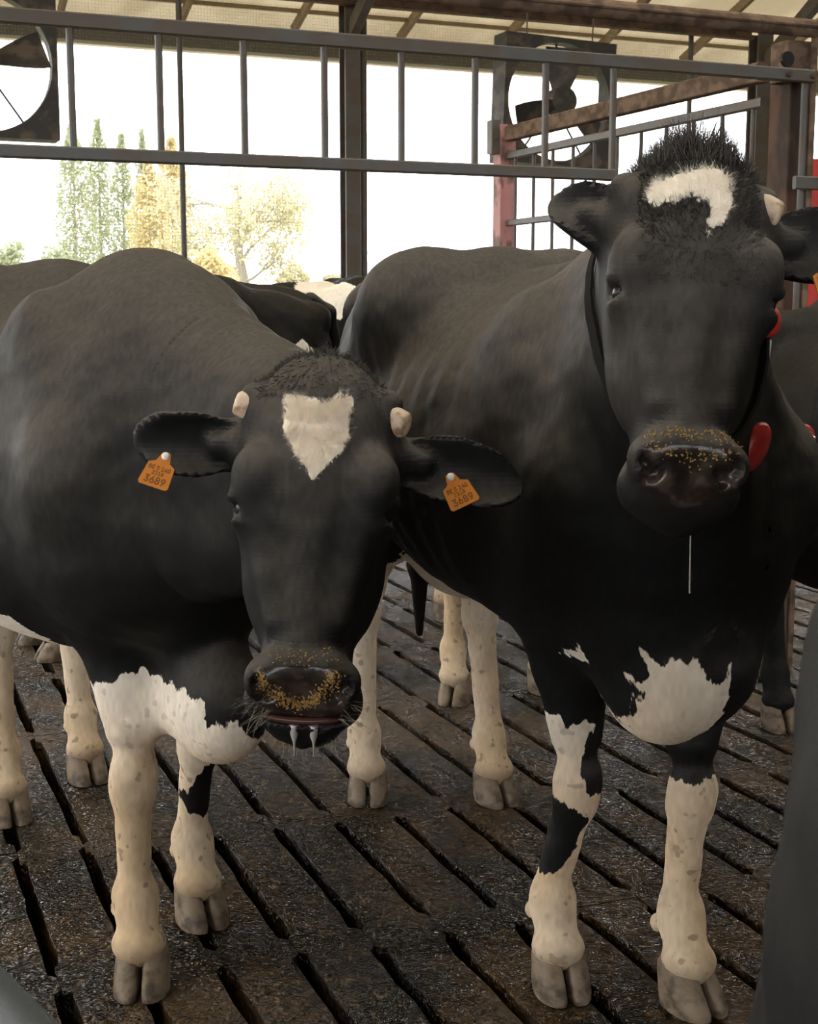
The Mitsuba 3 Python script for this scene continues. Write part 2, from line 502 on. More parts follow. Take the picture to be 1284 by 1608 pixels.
for i in range(34):                                       # purlins running up the slope
    u = -9 + 1.0 * i
    add('ceiling__rafter', bar(W(u, VW - .06, roof_z(VW - .06) - .05), W(u, VW - 4.5, roof_z(VW - 4.5) - .06), .04, .09), 'wood')
for dv in (.30, .75, 1.3):
    add('ceiling__batten', bar(W(-12, VW - dv, roof_z(VW - dv) - .015), W(18, VW - dv, roof_z(VW - dv) - .015), .05, .03), 'wood')
add('wall_front_added', bar(W(-16, VF + .6, .9), W(22, VF + .6, .9), .15, 1.8), 'roof_dark', False)  # unseen wall, put in to cut low light and leave light from above
tag('wall_front_added', 'unseen wall behind the camera, added to cut low front light, open above', kind='structure')
add('wall_left_unseen', bar(W(-16, -7, .5), W(-16, VW, .5), .15, 1.0), 'concrete', False)  # unseen end, kept low so more light comes from the left
tag('wall_left_unseen', 'unseen low wall, barn end opened to let in light from the left', kind='structure')
UR = 11.5
add('wall_right_unseen', trimesh.Trimesh([W(UR, -7, 0), W(UR, VW, 0), W(UR, VW, EAVE), W(UR, RIDGE_V, zr), W(UR, -7, EAVE)], [[0, 1, 2], [0, 2, 3], [0, 3, 4]], process=False), 'roof_dark', False)  # unseen wall, moved in to block light from the right
tag('wall_right_unseen', 'unseen closed end wall of the barn, set close to darken the right side', kind='structure')


def u_at(px, v):
    """The u at which the plane v is met by the picture column px, at eye height."""
    a, b = (px - 642) / F, math.cos(PITCH) + 329 / F * math.sin(PITCH)
    # point t*(a, b): v = t*(a*D1x + b*D1y)
    t = v / (a * D1[0] + b * D1[1])
    return t * (a * D2[0] + b * D2[1])


# columns and poles along the window side
VC = VW - .80
cu = None
for px, w, lab in ((551, .135, 'grey steel column in the middle of the open window side'), (1180, .17, 'grey steel column seen behind the right cow and gate')):
    u = u_at(px, VC)
    k = add('steel_column', ibeam(W(u, VC, 0), W(u, VC, roof_z(VC) - .16), w, .16, .02, D1), 'steel')
    tag(k, lab, 'column', 'steel columns of the window side')
    add(k + '__brace', bar(W(u, VC - .05, roof_z(VC) - .45), W(u + .02, VC - 1.3, roof_z(VC - 1.3) - .16), .08, .12), 'steel')


for px, lab in ((291, 'thin steel pole left of the middle column'), (572, 'thin steel pole just right of the middle column'), (-130, None), (1073, 'thin steel pole above the forehead of the right cow')):
    if lab:
        u = u_at(px, VC)
        k = add('support_pole', tube([W(u, VC, 0), W(u, VC, roof_z(VC) - .16)], .024 if px != 572 else .030, 12), 'steel')
        tag(k, lab, 'pole', 'thin poles of the window side')
# roof purlin in front of the eave
zb = 3.83
k = add('roof_beam', ibeam(W(u_at(-300, VW - .9), VW - .9, zb), W(u_at(1165, VW - .9), VW - .9, zb), .10, .13, .018), 'rust')
tag(k, 'brown steel beam running under the roof above the net', 'beam')
# windbreak net
ms = []
vN = VW - .55
for u in np.arange(u_at(-60, vN), u_at(1330, vN), .026):
    ms.append(bar(W(u, vN, .9), W(u, vN, 3.80), .0014, .0014, D1, .0003))
for z in np.arange(.9, 3.80, .026):
    ms.append(bar(W(u_at(-60, vN), vN, z), W(u_at(1330, vN), vN, z), .0014, .0014, UZ, .0003))
scene['windbreak_net'] = ply(cat_(ms), 'net')
tag('windbreak_net', 'fine windbreak net hanging across the open window side', 'net', kind='stuff')

# ---- barrier ladder in front, side gate, posts
VL, UP = 4.095, 3.20
VF_ = VL - .05
ZT, ZBm = 2.105, 1.749
tag('barrier_fence', 'long high steel barrier of two rails with upright bars, across the picture', 'barrier')
add('barrier_fence__rail', bar(W(-2.2, VF_, ZT), W(UP, VF_, ZT), .030, .042), 'steel')
add('barrier_fence__rail', bar(W(-2.2, VF_, ZBm), W(2.42, VF_, ZBm), .030, .036), 'steel')
for i in range(-2, 15):
    u = .690 + .2463 * (i - 2)
    if u < 2.44:
        add('barrier_fence__upright', bar(W(u, VF_, ZBm), W(u, VF_, ZT), .018, .022, D1), 'steel')
add('barrier_fence__lower_bracket', bar(W(u_at(1225, VL), VF_, ZBm), W(u_at(1268, VL), VF_, ZBm), .02, .045), 'steel')
for u in (UP - .11, UP - .01):
    b = tube([W(u, VF_ - .026, ZT), W(u, VF_ - .010, ZT)], .011, 8)
    add('barrier_fence__bolt', b, 'rust')
# side gate, running away from us at the right post
GU, GV1 = UP - .02, 6.30
tag('side_gate', 'tall barred steel gate running back from the rusty post', 'gate')
gv = lambda px: None
add('side_gate__beam', bar(W(GU, VL + .20, 2.155), W(GU, GV1, 2.155), .05, .07), 'dusty')
add('side_gate__rail', bar(W(GU, VL + .19, 2.05), W(GU, GV1, 2.05), .03, .035), 'steel')
add('side_gate__rail', bar(W(GU, VL + .19, 1.727), W(GU, GV1, 1.727), .03, .03), 'steel')
for i in range(11):
    v = VL + .25 + i * (GV1 - VL - .32) / 10.0
    add('side_gate__bar', tube([W(GU, v, 2.05), W(GU, v, 1.38)], .009, 8), 'steel')
k = 'gate_post'
add(k, bar(W(GU, GV1 + .05, .0), W(GU, GV1 + .05, 2.20), .085, .085, D1), 'pink_paint')
tag(k, 'worn post with faded pink paint at the far end of the side gate', 'post')
add(k + '__cap', bar(W(GU - .06, GV1 + .05, 2.06), W(GU - .06, GV1 + .05, 2.22), .05, .06, D1), 'steel')
# right post group
k = 'gate_post_001'
add(k, bar(W(u_at(1227, VL + .12), VL + .12, 0), W(u_at(1227, VL + .12), VL + .12, 2.13), .085, .12, D1), 'rust')
tag(k, 'rust brown post at the right that carries the side gate', 'post')
add(k + '__cap', bar(W(u_at(1226, VL + .07), VL + .07, 2.10), W(u_at(1226, VL + .07), VL + .07, 2.235), .10, .10, D1), 'dusty')
hole = tube([W(u_at(1226, VL), VL + .012, 2.17), W(u_at(1226, VL), VL + .025, 2.17)], .026, 12)
add(k + '__hole', hole, 'pit')
k = 'upright_pipe'
add(k, tube([W(u_at(1250, VL), VL, 0), W(u_at(1250, VL), VL, 2.14)], .013, 14), 'steel')
tag(k, 'grey upright pipe beside the rusty post', 'pipe')
k = 'upright_pipe_001'
add(k, tube([W(u_at(1262, VL - .01), VL - .01, 0), W(u_at(1262, VL - .01), VL - .01, 2.28)], .012, 14), 'dusty')
tag(k, 'dusty upright pipe at the right edge that carries the overhead pipe', 'pipe')
k = 'overhead_pipe'
add(k, tube([W(-2.4, VL - .02, 2.27), W(0, VL - .02, 2.27), W(u_at(1257, VL), VL - .02, 2.27)], .030, 16), 'dusty')
tag(k, 'thick dusty pipe running overhead at the upper right', 'pipe')
add(k + '__ridge', tube([W(-2.4, VL - .055, 2.272), W(u_at(1255, VL), VL - .052, 2.272)], .007, 8), 'dusty')
k = 'red_panel'
add(k, bar(W(u_at(1258, VL + .9), VL + .9, 1.345), W(u_at(1258, VL + .9) + .9, VL + .9, 1.345), .05, 1.2), 'red_paint')
tag(k, 'bright red steel panel at the right edge behind the posts', 'panel')
for du in (.45, .85):
    add(k + '__leg', bar(W(u_at(1258, VL + .9) + du, VL + .93, 0), W(u_at(1258, VL + .9) + du, VL + .93, .9), .05, .03, D1), 'steel')


# ---- fans
def fan(key, px, py, Yc, size, roll, label, blades):
    a, b = (px - 642) / F, -(py - 804) / F
    r = np.array([a, math.cos(PITCH) + b * math.sin(PITCH), -math.sin(PITCH) + b * math.cos(PITCH)])
    c = np.array([0, 0, CH]) + r * (Yc / r[1])
    x, z = D2 * math.cos(roll) - UZ * math.sin(roll), UZ * math.cos(roll) + D2 * math.sin(roll)
    y = np.cross(z, x)
    P = lambda p: c + p[0] * x + p[1] * y + p[2] * z
    tf = lambda m: trimesh.Trimesh([P(v) for v in m.vertices], m.faces, process=False)
    tag(key, label, 'fan', 'barn fans above the cows')
    hs, R = size / 2, size * .462
    plate = sg.box(-hs, -hs, hs, hs).difference(sg.Point(0, 0).buffer(R, 48))
    m = trimesh.creation.extrude_polygon(plate, .02, engine='earcut')
    m.vertices = m.vertices[:, [0, 2, 1]] * [1, 1, 1]
    add(key, tf(m), 'fan_dark', 30)
    box = sg.box(-hs, -hs, hs, hs).difference(sg.box(-hs + .02, -hs + .02, hs - .02, hs - .02))
    m = trimesh.creation.extrude_polygon(box, .22, engine='earcut')
    m.vertices = m.vertices[:, [0, 2, 1]]
    add(key + '__frame', tf(m), 'fan_dark', 30)
    rg = sg.Point(0, 0).buffer(R + .006, 48).difference(sg.Point(0, 0).buffer(R, 48))
    m = trimesh.creation.extrude_polygon(rg, .12, engine='earcut')
    m.vertices = m.vertices[:, [0, 2, 1]]
    add(key + '__ring', tf(m), 'fan_dark', 30)
    add(key + '__motor', tf(trimesh.creation.cylinder(.11 * size, .16, 20, transform=trimesh.transformations.rotation_matrix(np.pi / 2, [1, 0, 0]) )), 'fan_dark', 30)
    hub = trimesh.creation.icosphere(2, .075 * size)
    hub.apply_translation([-.10 * size, .0, -.02])
    for j in range(3):
        an = math.radians(blades + 120 * j)
        t = np.linspace(.07, .92, 8)
        lead, trail = [], []
        for s in t:
            w = size * (.035 + .115 * math.sin(min(s, .85) * 1.75))
            base = np.array([math.cos(an), 0, math.sin(an)]) * s * R
            per = np.array([-math.sin(an), 0, math.cos(an)])
            tw = .9 - .45 * s
            lead.append(base + per * w * math.cos(tw) + np.array([0, 1, 0]) * w * math.sin(tw))
            trail.append(base - per * w * math.cos(tw) - np.array([0, 1, 0]) * w * math.sin(tw))
        v = np.vstack([lead, trail, np.array(lead) + [0, .006, 0], np.array(trail) + [0, .006, 0]])
        n = len(t)
        f = []
        for i in range(n - 1):
            A, B, C, D = i, i + 1, n + i + 1, n + i
            f += [[A, B, C], [A, C, D]]
            A2, B2, C2, D2_ = A + 2 * n, B + 2 * n, C + 2 * n, D + 2 * n
            f += [[A2, C2, B2], [A2, D2_, C2], [A, A2, B2], [A, B2, B], [D, C, C2], [D, C2, D2_]]
        add(key + '__blade', tf(trimesh.Trimesh(v, f, process=False)), 'fan_dark', 40)
    for an in (235, 305, 90):
        q = np.array([math.cos(math.radians(an)), 0, math.sin(math.radians(an))])
        e = q * R * (1.0 if an == 90 else 1.02)
        add(key + '__strut', tf(tube([q * .05 + [0, .10, 0], e + [0, .10, 0]], .008, 8)), 'fan_dark')
    for s in (-.3, .3):
        add(key + '__hanger', tf(tube([[s * size, .05, hs], [s * size, .05, hs + .35]], .006, 6)), 'steel')


fan('barn_fan', 879, 160, 11.3, .97, math.radians(2.0), 'square black barn fan behind the side gate at the right', 87)
fan('barn_fan_001', -27, 96, 9.55, .97, 0.0, 'square black barn fan cut off by the upper left edge', 14)

def px_point(px, py, Y):
    a, b = (px - 642) / F, -(py - 804) / F
    r = np.array([a, math.cos(PITCH) + b * math.sin(PITCH), -math.sin(PITCH) + b * math.cos(PITCH)])
    return np.array([0, 0, CH]) + r * (Y / r[1])


# near rail at the lower left
k = 'feed_rail'
add(k, tube([px_point(-190, 1402, 1.45), px_point(-57, 1573, 1.16), px_point(13, 1654, 1.05), px_point(150, 1812, .90)], .042, 20), 'rail_paint')
q0, q1 = px_point(-190, 1402, 1.45), px_point(150, 1812, .90)
for q in (q0, q1):
    add(k + '__post', tube([[q[0], q[1], .001], [q[0], q[1], q[2] - .03]], .030, 14), 'rail_paint')
tag(k, 'blue grey painted pipe close to the camera in the lower left corner', 'rail')

# ---- outside: field, trees
fld = trimesh.Trimesh([W(-260, VW + .1, -.15), W(320, VW + .1, -.15), W(320, 420, -.15), W(-260, 420, -.15)], [[0, 1, 2], [0, 2, 3]], process=False)
scene['field'] = ply(fld, 'grass')
tag('field', 'pale green field outside the barn', kind='structure')


def leaves(rng, centres, size):
    n = len(centres)
    d1 = rng.normal(size=(n, 3))
    d1 /= np.linalg.norm(d1, axis=1, keepdims=True)
    d2 = np.cross(d1, rng.normal(size=(n, 3)))
    d2 /= np.linalg.norm(d2, axis=1, keepdims=True)
    s = size * rng.uniform(.6, 1.4, (n, 1))
    v = np.stack([centres - d1 * s, centres + d2 * s * .6, centres + d1 * s, centres - d2 * s * .6], 1).reshape(-1, 3)
    i = np.arange(n)[:, None] * 4
    return trimesh.Trimesh(v, np.vstack([i + [0, 1, 2], i + [0, 2, 3]]), process=False)


def tree(key, px, top, wpx, Y, mat, label, group=None, shape='poplar', n=2600, leaf=.13, seed=1, bare=.0):
    rng = np.random.default_rng(seed)
    tip = px_point(px, top, Y)
    x0, Ht = tip[0], tip[2]
    Rw = wpx / 2 / F * Y
    base = np.array([x0, Y, -.15])
    tag(key, label, 'tree', group)
    if shape == 'poplar':
        add(key + '__trunk', tube([base, base + [0, 0, Ht * .5], base + [.05, 0, Ht * .97]], [.16, .10, .02], 7), 'bark')
        br = []
        for i in range(46):
            h = rng.uniform(.10, .9)
            a = rng.uniform(0, 2 * np.pi)
            rr = Rw * (.35 + .65 * math.sin(math.pi * min(h * .9 + .12, 1)))
            p0 = base + [0, 0, Ht * h]
            br.append(tube([p0, p0 + [math.cos(a) * rr * .6, math.sin(a) * rr * .6, Ht * .06], p0 + [math.cos(a) * rr * .8, math.sin(a) * rr * .8, Ht * .13]], [.03, .02, .006], 4))
        add(key + '__branches', cat_(br), 'bark')
        tag(key + '__branches', kind='stuff')
        h = rng.beta(1.2, 1.15, n)
        a = rng.uniform(0, 2 * np.pi, n)
        prof = Rw * np.clip(np.sin(np.pi * np.clip(h * .92 + .10, 0, 1)), .08, 1) ** .6
        clump = meshkit.noise(np.column_stack([np.cos(a) * 2, np.sin(a) * 2, h * Ht * 1.1]), seed)
        r = prof * np.sqrt(rng.uniform(.05, 1, n)) * (.55 + .75 * clump)
        c = base + np.column_stack([np.cos(a) * r, np.sin(a) * r, .03 * Ht + h * Ht * .97])
    else:
        tr = [base, base + [.1, 0, Ht * .22], base + [-.25, 0, Ht * .42], base + [-.1, 0, Ht * .66]]
        add(key + '__trunk', tube(tr, [.42, .34, .22, .10], 9), 'bark')
        br, ends = [], []

        def grow(p, d, L, r, lev):
            q = p + d * L
            mid = p + d * L * .5 + rng.normal(size=3) * L * .06
            br.append(tube([p, mid, q], [r, r * .8, r * .55], 5))
            if lev == 0:
                ends.append(q)
                return
            for _ in range(3 if lev > 1 else 4):
                dd = unit(d + rng.normal(size=3) * .55 + [0, 0, .10])
                grow(q if rng.random() < .7 else mid, dd, L * rng.uniform(.55, .8), r * .55, lev - 1)
        for i in range(9):
            h = .22 + .05 * i
            a = rng.uniform(0, 2 * np.pi)
            p = base + [0, 0, Ht * h]
            grow(p, unit([math.cos(a), math.sin(a), rng.uniform(.15, .8)]), Rw * rng.uniform(.42, .6), .11, 3)
        add(key + '__branches', cat_(br), 'bark')
        tag(key + '__branches', kind='stuff')
        ends = np.array(ends)
        keep = ends[:, 2] < Ht * 1.02
        ends = ends[keep]
        w = np.exp(-((ends[:, 2] - Ht * .45) / (Ht * .30)) ** 2)
        c = ends[rng.choice(len(ends), n, p=w / w.sum())] + rng.normal(size=(n, 3)) * [.5, .5, .6]
    add(key + '__foliage', leaves(rng, c, leaf), mat)
    tag(key + '__foliage', kind='stuff')


POP = 'tall narrow poplars outside the window'
tree('poplar_tree', 112, 190, 70, 92, 'leaf_green', 'leftmost tall poplar, widest at its foot', POP, seed=3, n=4200)
tree('poplar_tree_001', 152, 182, 52, 96, 'leaf_green', 'second poplar from the left, the tallest of the row', POP, seed=4, n=3300)
tree('poplar_tree_002', 190, 205, 48, 94, 'leaf_green', 'third poplar from the left', POP, seed=5, n=3000)
tree('poplar_tree_003', 222, 198, 34, 90, 'leaf_green', 'fourth poplar, narrow, beside the yellow trees', POP, seed=6, n=1900)
tree('yellow_tree', 232, 250, 74, 84, 'leaf_yellow', 'yellow autumn tree between the poplars and the thin pole', 'yellow autumn trees outside', seed=7, n=4200)
tree('yellow_tree_001', 268, 212, 72, 88, 'leaf_yellow', 'tall yellow autumn tree left of the thin pole', 'yellow autumn trees outside', seed=8, n=4600)
tree('broad_tree', 375, 178, 190, 80, 'leaf_pale', 'broad half bare tree with a thick forked trunk right of the thin pole', None, 'broad', n=6500, leaf=.12, seed=9)


def bush(key, px, top, wpx, Y, mat, label, seed):
    rng = np.random.default_rng(seed)
    tip = px_point(px, top, Y)
    Rw, Ht = wpx / 2 / F * Y, tip[2] + .15
    n = 2200
    d = rng.normal(size=(n, 3))
    d /= np.linalg.norm(d, axis=1, keepdims=True)
    d[:, 2] = abs(d[:, 2])
    lump = .75 + .4 * meshkit.noise(d * 2.5 + seed, seed)
    c = np.array([tip[0], Y, -.1]) + d * [Rw, Rw, Ht * .9] * (lump * rng.uniform(.5, 1, n) ** .3)[:, None]
    scene[key] = ply(leaves(rng, c, .15), mat)
    tag(key, label, 'bush', 'bushes outside the barn')


bush('hedge_bush', 15, 352, 78, 70, 'leaf_green', 'round green bush at the left edge outside', 21)
bush('hedge_bush_001', 462, 404, 84, 75, 'leaf_pale', 'pale bush right of the broad tree trunk', 22)
bush('hedge_bush_002', 530, 411, 90, 82, 'leaf_pale', 'low pale bush beside the foot of the steel column', 23)
bush('hedge_bush_003', 600, 410, 80, 84, 'leaf_pale', 'low pale bush right of the steel column', 24)
bush('hedge_bush_004', 330, 366, 110, 72, 'leaf_yellow', 'yellowish bush behind the back of the left cow', 25)
bush('hedge_bush_005', 90, 372, 90, 74, 'leaf_green', 'green bush at the foot of the poplars', 26)
# ------------------------------------------------------------------ cows
HS, HW = [-.05, -.03, 0, .04, .10, .17, .24, .30, .36, .42, .46, .50, .53, .55], [.005, .05, .076, .094, .103, .104, .096, .083, .070, .067, .070, .066, .046, .008]
HF = [-.04, .0, .03, .052, .068, .072, .066, .058, .052, .048, .040, .018, -.02, -.05]
HB = [-.05, -.07, -.085, -.11, -.14, -.165, -.178, -.165, -.14, -.12, -.108, -.098, -.085, -.06]
head_w, head_f, head_b = curve(HS, HW), curve(HS, HF), curve(HS, HB)


def head_field(hd):
    """The head in its own frame: x = lateral (the picture's right), y = out of the face, z = s, from poll to muzzle."""
    H = Field()

    def loft(p):
        s = p[:, 2]
        w, a, b = head_w(s), head_f(s), head_b(s)
        mc, hm = (a + b) / 2, (a - b) / 2
        t = (p[:, 1] - mc) / hm
        nb = np.clip(np.minimum((s - .20) / .09, (.445 - s) / .05), 0, 1)
        w = w * (1 - (0.10 + .26 * nb * nb * (3 - 2 * nb)) * np.clip(t + .15 * nb, 0, 1.15) ** 1.6 - 0.25 * np.clip(-t, 0, 1) ** 1.5)
        rho = (np.abs(p[:, 0] / w) ** 2.7 + np.abs(t) ** 2.7) ** (1 / 2.7)
        over = np.maximum(np.maximum(-.05 - s, s - .55), 0)
        return (rho - 1) * np.minimum(w, hm) + over
    H.add(loft, [0, -.05, .25], .34, .01)
    for e in (-1, 1):
        H.ell([e * .088, .010, .192], [.034, .050, .058], k=.04)                       # orbit
        H.ell([e * .089, .038, .168], [.026, .026, .036], k=.03)                       # brow
        H.ell([e * .114, .022, .220], [.016, .017, .013], k=.016, cut=True)            # eye socket
        H.ell([e * .109, .028, .203], [.017, .017, .009], k=.012)                      # upper lid
        H.ell([e * .104, .016, .239], [.016, .022, .008], k=.014)                      # lower lid
        H.ell([e * .060, -.070, .275], [.044, .075, .105], k=.05)                     # cheek
        H.cone([e * .066, .022, .25], [e * .046, .022, .38], .022, .014, .035)         # ridge to the nose
        H.ell([e * .092, -.045, .085], [.022, .05, .05], k=.04)                        # temple
        H.ell([e * .052, .022, .466], [.032, .032, .034], k=.025)                      # nostril wing
        H.ell([e * .047, .038, .486], [.017, .030, .011], R=[[.80, 0, e * .6], [0, 1, 0], [-e * .6, 0, .80]], k=.012, cut=True)
        H.ell([e * .062, .046, .473], [.009, .022, .008], R=[[.5, 0, e * .86], [0, 1, 0], [-e * .86, 0, .5]], k=.010, cut=True)
        H.ell([e * .048, -.040, .485], [.038, .040, .036], k=.025)                     # lip
        H.cone([e * .085, -.01, .050], [e * .104, -.01, .036], .026, .018, .03)        # horn base
    H.cone([-.034, .038, .448], [.034, .038, .448], .018, .018, .016)                     # nose pad, upper edge
    H.cone([0, .030, .49], [0, .010, .535], .006, .004, .012, cut=True)                # philtrum
    ch = hd.get('chin', 0)
    H.ell([0, -.083 + .4 * ch, .470 - ch], [.055, .045, .045], k=.025)                                # chin
    mo = hd.get('mouth', .004)

    def slit(p):                                                                       # the mouth, a curved slot between lip and chin
        s0 = .512 - 1.6 * p[:, 0] ** 2 + .25 * (p[:, 1] + .045)
        return np.maximum(np.maximum(np.abs(p[:, 2] - s0) - mo, np.abs(p[:, 0]) - .062), -.085 - p[:, 1])
    if mo > .003:
        H.add(slit, [0, -.05, .50], .09, .006, True)
    if mo > .006:
        H.ell([0, -.085, .520], [.054, .044, .030], k=.02)
    return H


EW = curve([-.2, 0, .18, .45, .7, .88, 1.0, 1.06], [.45, .5, .78, 1.0, .92, .66, .25, -.25])


def ear(H, base, tip, opening, width, length=None, cup=.035):
    base, tip = np.asarray(base, float), np.asarray(tip, float)
    L = np.linalg.norm(tip - base)
    e = (tip - base) / L
    n = unit(np.asarray(opening, float) - e * (e @ np.asarray(opening, float)))
    w = np.cross(n, e)

    def fn(p):
        q = p - base
        a, b, c = q @ e, q @ w, q @ n
        t = a / L
        W = width * EW(t)
        x = b / width
        c0 = cup * (x * x - .35) - .03 * (1 - np.clip(t, 0, 1)) + .012 * np.sin(np.clip(t, 0, 1) * 3.1)
        th = .0075 + .006 * (1 - np.clip(t, 0, 1))
        r = .0065
        d1 = np.maximum(np.abs(b) - W, np.maximum(-.02 - a, a - L * 1.02)) + r
        d2 = np.abs(c - c0) - th + r
        return np.hypot(np.maximum(d1, 0), np.maximum(d2, 0)) + np.minimum(np.maximum(d1, d2), 0) - r
    H.add(fn, (base + tip) / 2, L * .75, .018)
    return e, w, n


def torso(L, big=1.0, belly=0.0, drop=0.0):
    k = L / 1.15
    X = [x * (k if x < 0 else 1) for x in (-1.34, -1.30, -1.22, -1.05, -.85, -.65, -.45, -.22, 0, .12, .20, .27, .31)]
    top = curve(X, [1.24, 1.34, 1.40, 1.445, 1.45, 1.42, 1.40, 1.40, 1.415, 1.38, 1.30, 1.20, 1.10] - drop * np.array([1, 1, 1, 1, 1, 1, 1, .9, .7, .3, 0, 0, 0]))
    bot = curve(X, np.array([1.14, 1.02, .92, .80, .70, .64, .62, .63, .66, .69, .74, .84, .98]) + belly * np.array([0, 0, .2, .6, 1, 1, 1, .7, 0, 0, 0, 0, 0]))
    wid = curve(X, [.03, .11, .17, .23, .29, .345, .36, .33, .255, .235, .20, .13, .02])
    lo, hi = X[0], X[-1]

    def fn(p):
        x = p[:, 0]
        a, b, w = top(x), bot(x), wid(x) * big
        a = np.maximum(a, b + .05)
        zc, hz = (a + b) / 2 - .04, (a - b) / 2
        zc = np.where(hz < .1, (a + b) / 2, zc)
        up, dn = a - zc, zc - b
        t = (p[:, 2] - zc) / np.where(p[:, 2] > zc, up, dn)
        w = w * (1 - .26 * np.clip(t, 0, 1) ** 1.3)
        rho = (np.abs(p[:, 1] / w) ** 2.35 + np.abs(t) ** 2.35) ** (1 / 2.35)
        over = np.maximum(np.maximum(lo - x, x - hi), 0)
        return (rho - 1) * np.minimum(w, hz) + over
    return fn, k


def claw_mesh(side, L=.122, W=.056, Hh=.082):
    """One claw of a hoof, toe towards +x, sole at z = 0."""
    pts = []
    for z, sx, off, sw in ((0, .97, .010, .97), (.012, 1.0, .008, 1.0), (.035, .90, .0, .97), (.06, .78, -.012, .90), (Hh, .66, -.020, .80), (Hh + .012, .50, -.022, .6)):
        for a in np.linspace(0, 2 * np.pi, 22, endpoint=False):
            c, s = np.cos(a), np.sin(a)
            x = np.sign(c) * abs(c) ** (.95 if c > 0 else .8) * L / 2 * sx
            y = np.sign(s) * abs(s) ** .8 * W / 2 * sw
            if y * side < 0:
                y *= .88
            if c > 0:
                y += -side * .010 * c * c
            pts.append([x + off, y + side * (W * .46 + .0012), z])
    return trimesh.convex.convex_hull(np.array(pts))


def strands(roots, dirs, length, rad, rng, bend=.4, seg=4, droop=0.0):
    """Tapered three-sided hairs as one mesh; returns (vertices, faces, index of the hair of each vertex)."""
    n = len(roots)
    t = np.linspace(0, 1, seg + 1)
    d = dirs / np.linalg.norm(dirs, axis=1, keepdims=True)
    side = np.cross(d, rng.normal(size=(n, 3)))
    side /= np.linalg.norm(side, axis=1, keepdims=True)
    other = np.cross(d, side)
    ln = np.broadcast_to(length, (n,))[:, None, None]
    b = (bend * rng.normal(size=(n, 1, 1)))
    c = roots[:, None] + d[:, None] * ln * t[None, :, None] + side[:, None] * ln * b * (t ** 2)[None, :, None]
    c[..., 2] -= (droop * ln[..., 0] * t[None] ** 2)
    r = (rad * (1 - .85 * t))[None, :, None]
    V = []
    for j in range(3):
        a = 2 * np.pi * j / 3
        V.append(c + r * (np.cos(a) * side[:, None] + np.sin(a) * other[:, None]))
    V = np.stack(V, 2)                                   # n, seg+1, 3, 3
    idx = np.arange(n * (seg + 1) * 3).reshape(n, seg + 1, 3)
    fs = []
    for k in range(seg):
        for j in range(3):
            a, b2 = idx[:, k, j], idx[:, k, (j + 1) % 3]
            c2, d2 = idx[:, k + 1, (j + 1) % 3], idx[:, k + 1, j]
            fs += [np.stack([a, b2, c2], 1), np.stack([a, c2, d2], 1)]
    return V.reshape(-1, 3), np.vstack(fs), np.repeat(np.arange(n), (seg + 1) * 3)


def smooth01(a, b, x):
    t = np.clip((x - a) / (b - a), 0, 1)
    return t * t * (3 - 2 * t)


